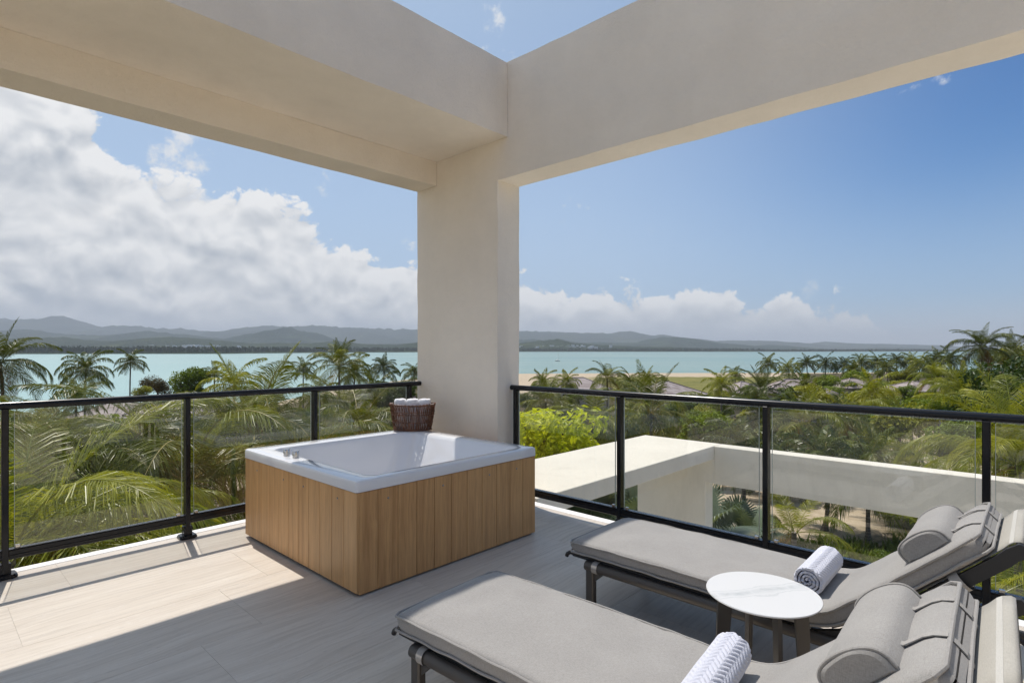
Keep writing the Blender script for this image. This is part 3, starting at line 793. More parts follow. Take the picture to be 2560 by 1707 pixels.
def lounger(loc, rz, label, seed):
    t = empty('sun_lounger', loc, rz, label, 'sun lounger', 'grey cushioned sun loungers')
    W, TH = .295, .072
    pr = spline(PROF, 84)
    nrm = []
    for i, p in enumerate(pr):
        d = (pr[min(i+1, len(pr)-1)] - pr[max(i-1, 0)]).normalized(); nrm.append((d, Vector((-d.y, d.x, 0))))
    def place(i, x, h):                                        # x across, h along the outward normal (0 = top)
        p = pr[i] + nrm[i][1]*h
        return (x, -p.x, p.y)
    def section(i, k, drop=0.0):
        """a soft rounded rectangle; k shrinks it, for the ends"""
        pts = []; w = W - (1-k)*.035; th = TH
        top = -(1-k)*.030; bot = -th + (1-k)*.022; r = .027
        cs = [(w-r, top-r*.8, 0), (-(w-r), top-r*.8, 90), (-(w-r), bot+r*.8, 180), (w-r, bot+r*.8, 270)]
        for ci, (cx, cy, a0) in enumerate(cs):
            for j in range(6):
                a = R(a0 + 90*j/5); pts.append((cx + r*math.cos(a), cy + r*.8*math.sin(a)))
            if ci in (0, 2):
                for j in range(1, 9):
                    x = (w-r)*(1 - 2*j/9)*(1 if ci == 0 else -1); bul = .010*(1-(x/w)**2)
                    pts.append((x, (top + bul) if ci == 0 else (bot - .2*bul)))
        out = []
        for (x, h) in pts:
            s = pr[i]
            wv = .0042*mnoise.noise(Vector((x*7+seed, s.x*7, s.y*7))) + .0020*mnoise.noise(Vector((x*26, s.x*26, seed)))
            if abs(x) > W-.03: wv += .0035*mnoise.noise(Vector((s.x*22, seed, x)))
            out.append(place(i, x, h + drop + wv))
        return out
    rings = []
    for i in range(len(pr)):
        e = min(i, len(pr)-1-i); k = min(1.0, (.35, .78, .95, 1.0)[min(e, 3)])
        rings.append(section(i, k))
    cu = MB().ring(rings).build('cushion', M['fabric'], t, False)
    N = len(pr)-1
    for h in (-.010, -TH+.010):                                # piping round the top and bottom edges
        pts = []
        for i in range(1, N): pts.append(place(i, W+.0025, h + .005*mnoise.noise(Vector((i*.22, h*50, seed)))))
        pts += [place(N, W-.03, h-.003), place(N, 0, h-.001), place(N, -W+.03, h-.003)]
        for i in range(N-1, 0, -1): pts.append(place(i, -W-.0025, h + .005*mnoise.noise(Vector((i*.22, h*50, seed+4)))))
        pts += [place(0, -W+.03, h-.003), place(0, 0, h-.002), place(0, W-.03, h-.003)]; pts.append(pts[0])
        MB().tube(pts, .0052, 7).build('piping', M['fabric'], cu, False)
    # head pillow: a D-shaped bolster held by two straps
    AE = sum((pr[i+1]-pr[i]).length for i in range(76, 84))
    i0 = 76; d, nn = nrm[i0]; o_ = pr[i0]
    def Q(x, a, h):
        p = o_ + d*a + nn*h; return (x, -p.x, p.y)
    prof = []
    for k in range(21):
        a = math.pi*k/20; prof.append(((.084*math.cos(a) - .010*math.sin(a))*(1+.06*math.sin(a)), .010 + .066*math.sin(a)**.60))
    prof += [(-.084, .004), (-.04, -.001), (.04, -.001), (.084, .004)]
    rings = []; hw = .235
    for (x, k) in [(-hw, .80), (-hw+.004, .93), (-hw+.014, 1.0)] + [(-hw+.014+(2*hw-.028)*j/14, 1.0+.03*math.sin(math.pi*j/14)) for j in range(1, 14)] + [(hw-.014, 1.0), (hw-.004, .93), (hw, .80)]:
        rings.append([Q(x, a*k, .036+(h-.036)*k + .003*mnoise.noise(Vector((x*8, a*14, seed)))) for a, h in prof])
    pl = MB().ring(rings[::-1]).build('pillow', M['fabric'], t, False)
    for sx in (-1, 1):
        pts = [Q(sx*(hw-.009), a*1.005, .036+(h-.036)*1.005) for a, h in prof]; pts.append(pts[0])
        MB().tube(pts, .0045, 7).build('piping', M['fabric'], pl, False)
        x = sx*.115; pts = [Q(x, .070, .032), Q(x, .088, .014)]
        pts2 = [place(81, x, .0125), place(82, x, .0120), place(83, x, .0065), place(N, x, -.006), Q(x, AE+.003, -.026), Q(x, AE+.004, -.05), Q(x, AE-.004, -.076), Q(x, AE-.15, -.082)]
        path = pts + pts2; rib = MB(); L_, R_ = [], []
        for p in path: L_.append((p[0]-.011, p[1], p[2])); R_.append((p[0]+.011, p[1], p[2]))
        rib.grid([L_, R_], smooth=False); st = rib.build('pillow_strap', M['strap'], pl, False)
        sm = st.modifiers.new('thick', 'SOLIDIFY'); sm.thickness = .0025; sm.offset = 0
    # frame: two side loops of tube, cross bars, sling deck and raised back panel
    SX = .285; TZ = .243; TR = .0260; S0, S1 = .115, 2.06
    for sx in (-1, 1):
        b = MB(); b.tube([(sx*SX, -S0, TZ), (sx*SX, -.6, TZ), (sx*SX, -1.3, TZ), (sx*SX, -S1, TZ)], TR, 16); b.build('side_rail', M['taupe'], t, False)
        for s in (.145, S1-.03):
            b = MB(); b.box((sx*SX-.020, -s-.024, .012), (sx*SX+.020, -s+.024, TZ), .006)
            g = 1 if s < 1 else -1
            b.add([(sx*SX+e, -s-g*.024, zz) for e in (-.008, .008) for zz in (TZ-.075, TZ-.01)] + [(sx*SX+e, -s-g*.095, TZ-.012) for e in (-.008, .008)], [(0, 1, 4), (2, 5, 3), (0, 4, 5, 2), (0, 2, 3, 1), (1, 3, 5, 4)])
            b.build('leg', M['taupe'], t, False)
        b = MB(); b.box((sx*SX-.017, -S1+.06, .003), (sx*SX+.017, -.13, .030), .004); b.build('floor_runner', M['dark_sling'], t, False)
        b = MB(); b.box((sx*.262-.012, -1.16, .262), (sx*.262+.012, -.01, .284), .003)
        b.tube([(sx*.262, -.02, .276), (sx*.262, .012, .274), (sx*.262, .030, .262), (sx*.262, .036, .248)], .011, 8); b.build('deck_rail', M['dark_sling'], t, False)
        # back frame bar follows the slope and curls back at the top
        pts = [place(i, sx*.272, -TH-.036) for i in range(54, N+1, 3)]; p = Vector(pts[-1]); dv = Vector((0, -d.x, d.y)); nv = Vector((0, -nn.x, nn.y))
        pts += [tuple(p + dv*.03 + nv*.004), tuple(p + dv*.06 + nv*.0), tuple(p + dv*.085 - nv*.016)]
        rr = [[(q[0]+a, q[1] + nv.y*h, q[2] + nv.z*h) for a, h in ((-.012, -.024), (.012, -.024), (.012, .022), (-.012, .022))] for q in pts]
        MB().ring(rr, smooth=False).build('back_rail', M['dark_sling'], t, False)
        # webbing loops holding the cushion
        for i in (8, 77):
            c = place(i, sx*(.285 if i == 8 else .275), -TH-(.045 if i == 8 else .036)); rr = []
            dd = Vector((0, -nrm[i][0].x, nrm[i][0].y)); nv2 = Vector((0, -nrm[i][1].x, nrm[i][1].y)); hh = .031 if i == 8 else .036
            loop = [Vector((sx*.018*0 + sx*.0315*math.cos(a), 0, 0)) + nv2*hh*math.sin(a) for a in [2*math.pi*k/16 for k in range(16)]]
            MB().ring([[tuple(Vector(c)+q+dd*e) for q in loop] for e in (-.017, .017)], cap=False).build('webbing_loop', M['strap'], t, False)
    b = MB(); L_ = [(-.252, -.03-.08*k, .279) for k in range(14)]; R_ = [(.252, y, z) for _, y, z in L_]; b.grid([L_, R_]); b.build('sling_deck', M['dark_sling'], t, False)
    for s in (.145, 1.18, S1-.03):
        b = MB(); b.tube([(-SX, -s, TZ-.006), (SX, -s, TZ-.006)], .014, 10); b.build('cross_bar', M['taupe'], t, False)
    p = Vector(place(N, 0, -TH-.012)); dv = Vector((0, -d.x, d.y)); nv = Vector((0, -nn.x, nn.y))
    cen = [Vector(place(i, 0, -TH-.008)) for i in range(56, N+1, 3)] + [p + dv*.022 + nv*.005, p + dv*.042 + nv*.008, p + dv*.060 + nv*.006, p + dv*.074 - nv*.001, p + dv*.079 - nv*.010]
    for (xa, xb, mm, lift) in ((-.262, .262, 'sling', 0),):
        b = MB(); b.grid([[(x, c.y, c.z) for c in cen] for x in [xa + (xb-xa)*k/6 for k in range(7)]]); o2 = b.build('back_sling', M[mm], t, False)
        o2.modifiers.new('thick', 'SOLIDIFY').thickness = .004
    k = len(cen)-4; b = MB(); a0 = cen[k]; a1 = cen[k+1]
    b.grid([[(x, c.y + nv.y*.0006, c.z + nv.z*.0006) for c in (a0.lerp(a1, .1), a0.lerp(a1, .5), a0.lerp(a1, .9))] for x in [-.262 + .524*j/6 for j in range(7)]]); b.build('sling_stripe', M['sling_stripe'], t, False)
    b = MB(); b.tube([(-.285, cen[-2].y, cen[-2].z-.016), (.285, cen[-2].y, cen[-2].z-.016)], .012, 10); b.build('head_bar', M['dark_sling'], t, False)
    # adjustable prop behind the back
    for sx in (-1, 1): MB().tube([(sx*.2, -1.52, .50), (sx*.2, -1.86, .245)], .009, 8).build('back_prop', M['dark_sling'], t, False)
    return t
lounger((1.610, 1.890, 0), R(2.3), 'nearest grey cushioned sun lounger, cut off by the bottom of the picture', 1.0)
lounger((2.775, 1.895, 0), 0.0, 'grey cushioned sun lounger beside the right glass railing', 7.0)

# ------------------------------------------------------------------ side table
def side_table(C=(2.252, .782, 0)):
    t = empty('side_table', C, 0, 'small round side table with white marble top between the loungers', 'table')
    MB().lathe([(.0, .4535), (.196, .4535), (.204, .4575), (.206, .4605), (.2045, .4635), (.0, .4635)], (0, 0, 0), 72, cap=False).build('table_top', M['marble'], t, False)
    MB().lathe([(.0, .4475), (.13, .4475), (.13, .453), (.0, .453)], (0, 0, 0), 40, smooth=False, cap=False).build('mounting_plate', M['taupe'], t, False)
    for k in range(4):
        a = R(129 + 90*k); u = Vector((math.cos(a), math.sin(a), 0)); w = Vector((-u.y, u.x, 0)); z = Vector((0, 0, 1)); b = MB(); secs = []
        for (r0, r1, zz) in ((.165, .05, .447), (.167, .058, .432), (.169, .112, .415), (.171, .118, .395), (.182, .146, .004)):
            secs.append([tuple(u*r0 + w*.0075 + z*zz), tuple(u*r0 - w*.0075 + z*zz), tuple(u*r1 - w*.0075 + z*zz), tuple(u*r1 + w*.0075 + z*zz)])
        b.ring(secs, smooth=False).build('leg', M['taupe'], t, False)
side_table()

# ------------------------------------------------------------------ chevron bath towels rolled on the loungers
def towel_mesh(seed):
    rows_o, rows_i = [], []; turns = 3.6; nt = int(turns*96); Lw = .36; nx = 120; th = .0105
    r0, r1 = .012, .062
    for i in range(nt+1):
        f = i/nt; a = 2*math.pi*turns*f + 4.5 - 2*math.pi*turns; r = r0 + (r1-r0)*f; ro, ri = [], []; arc = r1*a
        outer = 1.0 if f > 1 - 1.02/turns else .0
        for j in range(nx+1):
            x = -Lw/2 + Lw*j/nx; e = x + .004*mnoise.noise(Vector((a*1.3, seed, j*.0)))
            zz = abs(((arc/.050) % 1.0)*2-1)
            ph = x/.0245 + zz*1.15
            h = .0060*outer*(abs(math.sin(math.pi*ph))**.8 - .5) + .0016*mnoise.noise(Vector((x*14, a*1.2, seed)))
            edge = min(1, (j if j < nx/2 else nx-j)/3); h -= (1-edge)*.0025
            e += .003*(1-edge)*math.sin(a*7)
            k = r + h; sq = 1 - .07*max(0, -math.sin(a))
            ro.append((e, k*math.cos(a), k*math.sin(a)*sq)); q = r - th + .0008*math.sin(a*9)
            ri.append((e, q*math.cos(a), q*math.sin(a)*sq))
        rows_o.append(ro); rows_i.append(ri)
    b = MB(); b.grid(rows_o); b.grid([r[::-1] for r in rows_i])
    b.grid([[o_[0], i_[0]] for o_, i_ in zip(rows_o, rows_i)][::-1]); b.grid([[o_[-1], i_[-1]] for o_, i_ in zip(rows_o, rows_i)])
    b.grid([rows_i[-1], rows_o[-1]])
    return b.mesh('towel', M['terry'])
tm = towel_mesh(2)
w1 = tag(link('rolled_bath_towel', tm, None, (2.775, .722, .4185+.003), (0, 0, R(1))), 'white chevron towel rolled up on the lounger by the railing', 'towel', 'rolled chevron towels')
w2 = tag(link('rolled_bath_towel', tm, None, (1.66, .715, .4215), (R(-20), 0, R(6))), 'white chevron towel rolled up on the nearest lounger', 'towel', 'rolled chevron towels')

# ------------------------------------------------------------------ vegetation
def frond(mb, L, e0, droop, n, wl, rng_, mats=(0, 1), wid=.011, fold=.35, s_rach=6, hg=1.0):
    """one coconut frond: stalk in material mats[1], leaflets in mats[0]; starts at the origin heading +x"""
    N = 22; pts = [Vector((0, 0, 0))]; ang = []
    tw = rng_.uniform(-.22, .22)
    for i in range(N+1):
        s = i/N; a = e0 - droop*s**1.5; ang.append(a)
        if i < N:
            yaw = tw*s; pts.append(pts[-1] + Vector((math.cos(a)*math.cos(yaw), math.cos(a)*math.sin(yaw), math.sin(a)))*(L/N))
    mb.cur = mats[1]
    st = max(1, N//s_rach); sel = list(range(0, N+1, st)); 
    if sel[-1] != N: sel.append(N)
    mb.tube([pts[i] for i in sel], [max(.004, .026*L/4*(1-.86*i/N)) for i in sel], 5, cap=False)
    mb.cur = mats[0]
    for k in range(n):
        s = .10 + .895*(k+.5)/n; u = s*N; i = min(int(u), N-1); f = u-i
        p = pts[i].lerp(pts[i+1], f); tg = (pts[i+1]-pts[i]).normalized()
        side = tg.cross(Vector((0, 0, 1)))
        side = side.normalized() if side.length > .15 else Vector((0, 1, 0))
        up = side.cross(tg).normalized()
        ln = L*wl*(math.sin(math.pi*min(1, (s-.05)/.95)**.62))**.75*rng_.uniform(.82, 1.06) + .04*L
        sw = R(62 - 38*s + rng_.uniform(-6, 6))
        for sg in (-1, 1):
            if rng_.random() < .035: continue
            dr = (side*sg*math.sin(sw) + tg*math.cos(sw) + up*(fold - .25*s) + Vector((rng_.uniform(-.09, .09), rng_.uniform(-.09, .09), rng_.uniform(-.08, .08)))).normalized()
            hang = Vector((0, 0, -1)); q0 = p
            q1 = p + dr*ln*.45 + hang*ln*(.06+.06*s)*hg
            q2 = p + dr*ln*.78 + hang*ln*(.22+.16*s)*hg
            q3 = p + dr*ln*.92 + hang*ln*(.46+.26*s)*hg
            wv = (tg*.8 + up*.5*rng_.uniform(-1, 1)).normalized()*(wid*L*.25*4/4)
            mb.add([q0+wv*.45, q1+wv, q2+wv*.62, q3, q2-wv*.62, q1-wv, q0-wv*.45], [(0, 1, 5, 6), (1, 2, 4, 5), (2, 3, 4)])
def frond_set(name, mats, n, wid, count, s_rach=8, wl=.24):
    """meshes from upright spear to hanging frond, unit length 4 m"""
    out = []
    for k, (e, dr) in enumerate(((80, 26), (68, 72), (54, 100), (38, 110), (18, 96), (-8, 72), (-38, 46))):
        row = []
        for v in range(count):
            g = random.Random(hash((k, v)) % 999 + 11); b = MB()
            frond(b, 4.0, R(e + g.uniform(-5, 5)), R(dr + g.uniform(-9, 9)), n, wl*(.8 if k == 0 else 1), g, wid=wid, s_rach=s_rach, hg=(.35, .7, 1.1, 1.3, 1.4, 1.4, 1.2)[k])
            row.append(b.mesh(name, mats))
        out.append(row)
    return out
def remat(sets, mats):
    out = []
    for row in sets:
        r2 = []
        for me in row:
            m2 = me.copy(); m2.materials.clear()
            for m in mats: m2.materials.append(m)
            r2.append(m2)
        out.append(r2)
    return out
FR = {}
FR['near'] = frond_set('frond', [M['palm'], M['rachis']], 120, .0125, 2, 14, .27)
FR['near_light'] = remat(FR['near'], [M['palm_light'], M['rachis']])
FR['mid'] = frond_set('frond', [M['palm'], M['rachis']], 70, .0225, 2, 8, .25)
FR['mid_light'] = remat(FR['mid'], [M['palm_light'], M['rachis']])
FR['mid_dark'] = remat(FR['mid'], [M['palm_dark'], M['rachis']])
FR['dead'] = remat([FR['mid'][5], FR['mid'][6]], [M['palm_dead'], M['palm_dead']])

def trunk_mesh(bend, seed):
    b = MB(); rings = []; n = 9
    for i in range(17):
        f = i/16; x = bend*(f*f - f)*4*.25; r = (1.5 - .75*min(1, f*6) if f < .17 else .78 - .18*f)*(1+.05*math.sin(i*2.4+seed))
        rings.append([(x*1.0 + r*math.cos(2*math.pi*k/n), r*math.sin(2*math.pi*k/n), f) for k in range(n)])
    b.ring(rings); return b.mesh('trunk', M['bark'])
TRUNKS = [trunk_mesh(bd, i) for i, bd in enumerate((0, 5, 9, 14))]

def palm(px, py, t, size, kind, label, group, nf=24, seed=0, bend=0, dead=2, spread=(0, 6), lean=0.0, gz=None, height=None):
    """a coconut palm whose crown centre stands t metres out; each frond is a part"""
    q = random.Random(seed*31 + int(px)); C = at(px, py, t); C.x += 0; g = ground_z(C.x, C.y) if gz is None else gz
    size *= .86 if t > 28 else 1.0
    h = max(.5, C.z - g); root = empty('coconut_palm', (C.x, C.y, g-.05), q.uniform(0, 6.28), label, 'palm tree', group)
    tr = link('trunk', TRUNKS[bend], root, None, None, (.16, .16, h+.05))
    S = size/4.0; F = FR[kind]
    for i in range(nf):
        f = i/(nf-1); k = spread[0] + (spread[1]-spread[0])*f**.85; k = max(0, min(6, int(round(k + q.uniform(-.5, .5)))))
        me = q.choice(F[k]); s = S*q.uniform(.82, 1.08)*(.85 if k == 0 else 1)
        link('frond', me, root, (.12*math.cos(i*2.4), .12*math.sin(i*2.4), h+.05), (q.uniform(-.12, .12), q.uniform(-.1, .1), i*2.39996 + q.uniform(-.3, .3)), (s, s*q.choice((-1, 1)), s))
    for i in range(dead):
        me = q.choice(FR['dead'][1 if i else 0]); s = S*q.uniform(.6, .9)
        link('dry_frond', me, root, (0, 0, h), (0, .25, q.uniform(0, 6.28)), (s, s, s))
    return root
# whole crowns for the farther palms
def crown_mesh(kind, seed, nf=28):
    q = random.Random(seed); b = MB()
    for i in range(nf):
        f = i/(nf-1); e = 82 - 118*f**.9 + q.uniform(-7, 7); c = MB()
        frond(c, 3.6*q.uniform(.75, 1.05), R(e), R(38 + 82*math.sin(math.pi*min(1, f*1.1+.1))), 38, .22, q, wid=.046, s_rach=5, hg=1.5)
        a = i*2.39996 + q.uniform(-.3, .3); ca, sa = math.cos(a), math.sin(a)
        vs = [(x*ca - y*sa, x*sa + y*ca, z) for x, y, z in c.v]; base = len(b.v)
        b.v += vs; b.f += [tuple(k+base for k in ff) for ff in c.f]; b.sm += c.sm; b.mi += c.mi
    return b.mesh('crown', [M[kind], M['rachis']])
CROWNS = {'palm': [crown_mesh('palm', s, 28) for s in (1, 2, 3)], 'palm_dark': [crown_mesh('palm_dark', s, 30) for s in (4, 5)], 'palm_light': [crown_mesh('palm_light', s, 26) for s in (6, 7)]}
def far_palm(px, py, t, size, kind, label, group, bend=0):
    q = random.Random(int(px*7+py)); C = at(px, py, t); g = ground_z(C.x, C.y); h = max(1.0, C.z-g)
    root = empty('coconut_palm', (C.x, C.y, g-.05), q.uniform(0, 6.28), label, 'palm tree', group)
    link('trunk', TRUNKS[bend], root, None, None, (.15, .15, h+.05)); s = size/3.9
    link('crown', q.choice(CROWNS[kind]), root, (0, 0, h+.05), (0, 0, 0), (s, s, s*q.uniform(.9, 1.1))); return root

# broad-leaved trees and shrubs: leaves spread through several lobes
def leafy(seed, n, leaf, mat, lobes=9, flat=.8, twig=True):
    q = random.Random(seed); b = MB(); L = []
    for i in range(lobes):
        a = q.uniform(0, 6.28); r = q.uniform(.15, .62); L.append((Vector((r*math.cos(a), r*math.sin(a), flat*q.uniform(-.45, .62))), q.uniform(.26, .46)))
    L.append((Vector((0, 0, 0)), .5))
    for i in range(n):
        c, r = q.choice(L); v = Vector((q.gauss(0, 1), q.gauss(0, 1), q.gauss(0, 1))).normalized()
        rr = r*(1 - .55*q.random()**2.2)*(1 + .22*mnoise.noise(v*2.3 + c*3 + Vector((seed, 0, 0))))
        p = c + Vector((v.x, v.y, v.z*flat))*rr
        nv = (v*.7 + Vector((q.uniform(-1, 1), q.uniform(-1, 1), q.uniform(-.3, 1.2)))).normalized()
        u = nv.orthogonal().normalized(); u.rotate(Matrix.Rotation(q.uniform(0, 6.28), 3, nv)); w = nv.cross(u); s = leaf*q.uniform(.6, 1.25)
        b.add([p - u*s, p + w*s*.42 + nv*s*.12, p + u*s, p - w*s*.42 + nv*s*.12], [(0, 1, 2, 3)])
    return b.mesh('crown', mat)
def limb_mesh(seed):
    q = random.Random(seed); b = MB(); b.tube([(0, 0, -1.0), (.03, .02, -.5), (0, .04, 0)], [.07, .05, .035], 7)
    return b.mesh('trunk', M['bark2'])
def branch_mesh(seed):
    q = random.Random(seed); b = MB()
    for i in range(7):
        a = i*1.05 + q.uniform(-.3, .3); r = q.uniform(.4, .65)
        b.tube([(0, 0, -.45+.05*i), (r*.5*math.cos(a), r*.5*math.sin(a), -.2+.06*i), (r*math.cos(a), r*math.sin(a), .05+.05*i)], [.03, .02, .008], 5)
    return b.mesh('branches', M['bark2'])
LIMBS = [limb_mesh(1)]; BRANCHES = [branch_mesh(s) for s in (1, 2)]
LEAFY = {k: [leafy(s+ho, n, lf, M[k]) for s in range(v)] for ho, (k, n, lf, v) in enumerate((('leaf', 4200, .058, 3), ('leaf_olive', 3800, .055, 3), ('leaf_brown', 3600, .05, 1), ('leaf_dark', 5200, .055, 2)))}
LEAFY['leaf_lime'] = [leafy(77, 1500, .085, M['leaf_lime'], 17)]
def tree(px, py, t, rad, kind, label, group=None, name='broadleaf_tree', flat=1.0):
    q = random.Random(int(px*3+py)); C = at(px, py, t); g = ground_z(C.x, C.y); h = C.z - g
    root = empty(name, (C.x, C.y, g-.05), q.uniform(0, 6.28), label, 'tree' if 'tree' in name else 'shrub', group)
    low = max(h, rad*.55)
    link('trunk', q.choice(LIMBS), root, (0, 0, low), None, (rad, rad, max(low+.1, .2)))
    link('branches', q.choice(BRANCHES), root, (0, 0, low), None, (rad, rad, rad*flat))
    link('crown', q.choice(LEAFY[kind]), root, (0, 0, low), (0, 0, 0), (rad, rad, rad*flat)); return root

GN = 'palms just below the left railing'; GL = 'palms along the left shore'; GR = 'palms beyond the right railing'; GK = 'palm row along the right skyline'
# --- left: near palms under the railing
palm(20, 1390, 9.0, 4.4, 'near_light', 'large light green palm at the left edge, just below the railing', GN, 20, 1, 1, 1, (1, 5))
palm(215, 1240, 13.5, 4.5, 'near', 'large palm with arching fronds behind the first left glass pane', GN, 20, 2, 1, 2, (1, 5))
palm(470, 1200, 15.0, 4.6, 'near', 'large palm with orange dry fronds behind the left railing post', GN, 19, 3, 2, 5, (1, 5))
palm(640, 1085, 19, 3.8, 'near', 'palm with upright spear fronds rising above the left handrail', GN, 22, 4, 0, 2, (0, 5))
palm(150, 1440, 11.0, 4.0, 'near_light', 'low yellowish palm filling the bottom of the left glass pane', GN, 18, 5, 0, 1, (1, 6))
palm(745, 1180, 17, 4.0, 'near', 'palm with drooping fronds behind the left corner of the hot tub', GN, 20, 6, 1, 2, (2, 6))
palm(900, 1065, 27, 4.2, 'near', 'dark palm behind the glass next to the wicker basket', GN, 22, 7, 1, 2, (1, 6))
palm(70, 1150, 20, 4.2, 'near', 'tall palm with fronds sweeping over the far left handrail', GN, 22, 8, 2, 2, (1, 6))
palm(0, 905, 37, 4.0, 'mid_dark', 'tall dark palm cut off by the left edge against the bay', GL, 26, 10, 1, 3)
far_palm(215, 925, 64, 3.9, 'palm_dark', 'dark palm against the bay, left of the slender one', GL, 1)
far_palm(327, 905, 88, 3.4, 'palm', 'slender tall palm with a bare trunk standing against the bay', GL, 1)
far_palm(536, 935, 92, 2.9, 'palm', 'small palm beside the round trees on the left shore', GL)
far_palm(758, 922, 92, 3.2, 'palm', 'lone small palm against the bay, middle left', GL)
palm(848, 915, 58, 4.4, 'mid', 'bushy palm rising into the bay above the left handrail', GL, 24, 12, 0, 1, (0, 5))
far_palm(886, 932, 72, 3.6, 'palm', 'palm leaning out right of the bushy bay palm', GL)
far_palm(960, 918, 88, 3.6, 'palm_dark', 'star-shaped dark palm against the bay left of the pier', GL)
far_palm(1036, 930, 94, 3.2, 'palm_dark', 'dark palm touching the left side of the pier', GL)
far_palm(585, 965, 40, 3.4, 'palm_light', 'light palm behind the spear-frond palm', GL)
for x, y, t_, lb in ((190, 1000, 55, 'palm just above the left handrail, right of the far left post'), (1000, 985, 60, 'palm crossing the left handrail right beside the pier'),
                     (940, 985, 50, 'palm crossing the left handrail under the star-shaped one'), (800, 985, 64, 'palm crossing the left handrail left of the bushy bay palm')):
    far_palm(x, y, t_, 3.4, 'palm', lb, GL)
# --- right: palms
palm(1518, 945, 70, 3.7, 'mid', 'large palm above the right handrail in front of the beach', GR, 24, 21, 0, 2, (0, 6))
far_palm(1358, 960, 88, 3.5, 'palm', 'palm above the right handrail, nearest the pier', GR)
far_palm(1416, 958, 92, 3.6, 'palm', 'second small palm from the pier in front of a tiled roof', GR)
far_palm(1575, 958, 85, 3.4, 'palm', 'small palm right of the large beach palm', GR)
far_palm(1620, 945, 120, 3.2, 'palm', 'tiny palm on the grass by the beach', GR)
far_palm(1803, 962, 82, 3.9, 'palm_light', 'yellow-green palm above the right handrail', GR)
far_palm(1838, 938, 120, 3.4, 'palm', 'small palm behind the yellow-green one', GR)
palm(1905, 975, 62, 4.5, 'mid_dark', 'dark palm with upright fronds above the right handrail', GR, 22, 22, 0, 2, (0, 5))
far_palm(2012, 968, 78, 3.6, 'palm', 'palm between two tiled roofs above the right handrail', GR)
far_palm(2180, 985, 62, 3.8, 'palm_light', 'light palm just above the right handrail, right of centre', GR)
ORD = ['first', 'second', 'third', 'fourth', 'fifth', 'sixth', 'seventh', 'eighth', 'ninth', 'tenth', 'eleventh', 'twelfth', 'thirteenth', 'fourteenth', 'fifteenth']
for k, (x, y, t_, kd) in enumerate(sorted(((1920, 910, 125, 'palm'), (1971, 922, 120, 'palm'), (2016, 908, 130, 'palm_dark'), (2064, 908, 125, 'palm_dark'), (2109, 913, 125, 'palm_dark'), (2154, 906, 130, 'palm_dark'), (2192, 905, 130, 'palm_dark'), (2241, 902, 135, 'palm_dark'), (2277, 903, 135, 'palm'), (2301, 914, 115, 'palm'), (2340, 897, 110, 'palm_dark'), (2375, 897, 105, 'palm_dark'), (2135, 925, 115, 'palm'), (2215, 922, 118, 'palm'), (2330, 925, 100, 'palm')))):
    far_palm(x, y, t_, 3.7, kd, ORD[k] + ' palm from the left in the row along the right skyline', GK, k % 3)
palm(2456, 866, 56, 4.1, 'mid_dark', 'tallest palm at the right, leaning, with hanging dry fronds', GR, 28, 31, 3, 7, (0, 6))
palm(2412, 988, 46, 4.0, 'mid_light', 'sunlit palm with spreading fronds below the tallest one', GR, 18, 32, 1, 2, (0, 5))
palm(2340, 945, 66, 3.8, 'mid_light', 'light palm left of the tallest one', GR, 20, 33, 1, 1, (0, 6))
palm(2531, 885, 62, 3.9, 'mid_dark', 'dark palm against the sky at the right edge', GR, 24, 34, 1, 2, (0, 6))
palm(1628, 1030, 36, 4.7, 'mid', 'palm with arching fronds right behind the second right glass pane', GR, 22, 35, 0, 2, (0, 6))
palm(1365, 1005, 48, 4.2, 'mid', 'palm behind the lime green bush', GR, 22, 36, 1, 2, (0, 6))
palm(1480, 1060, 34, 3.9, 'mid', 'palm low down between the lime bush and the lower roof', GR, 20, 37, 0, 1, (1, 6))
palm(2010, 1060, 40, 4.6, 'mid', 'large palm behind the third right glass pane', GR, 24, 38, 0, 2, (0, 6))
palm(2124, 1045, 44, 4.6, 'mid', 'palm with orange dry fronds behind the third right glass pane', GR, 20, 39, 1, 4, (1, 6))
palm(1900, 1040, 46, 4.2, 'mid_dark', 'dark palm behind the third right railing post', GR, 22, 40, 0, 2, (0, 6))
palm(2190, 1150, 34, 3.4, 'mid', 'low palm just over the white beam', GR, 16, 41, 0, 1, (0, 5), gz=-9.4)
palm(2262, 1165, 33, 3.0, 'mid_light', 'bright yellow young palm just over the white beam', GR, 14, 42, 0, 0, (0, 3))
palm(2545, 1160, 19, 4.2, 'near_light', 'yellow-green palm at the right edge behind the last glass pane', GR, 20, 43, 0, 1, (0, 5))
palm(2395, 1215, 30, 3.6, 'mid_light', 'palm with long low fronds over the right end of the white beam', GR, 16, 44, 0, 1, (1, 5))
palm(1985, 1330, 22, 2.6, 'near_light', 'stunted palm with few yellow fronds below the white beam', GR, 9, 45, 0, 3, (1, 4))
palm(2460, 1500, 13, 3.0, 'near_light', 'low yellowish palm behind the lounger head by the railing', GR, 12, 46, 0, 2, (1, 5))
for k, (x, y, t_) in enumerate(((1860, 1135, 30), (2060, 1165, 31), (2170, 1190, 29), (1930, 1150, 38), (2100, 1150, 44))):
    C = at(x, y, t_); g = ground_z(C.x, C.y)
    far_palm(x, y, t_, 3.6, 'palm_dark', ('first', 'third', 'fifth', 'second', 'fourth')[k] + ' from the left of the palms whose bare trunks show below the white beam', GR, k % 2)
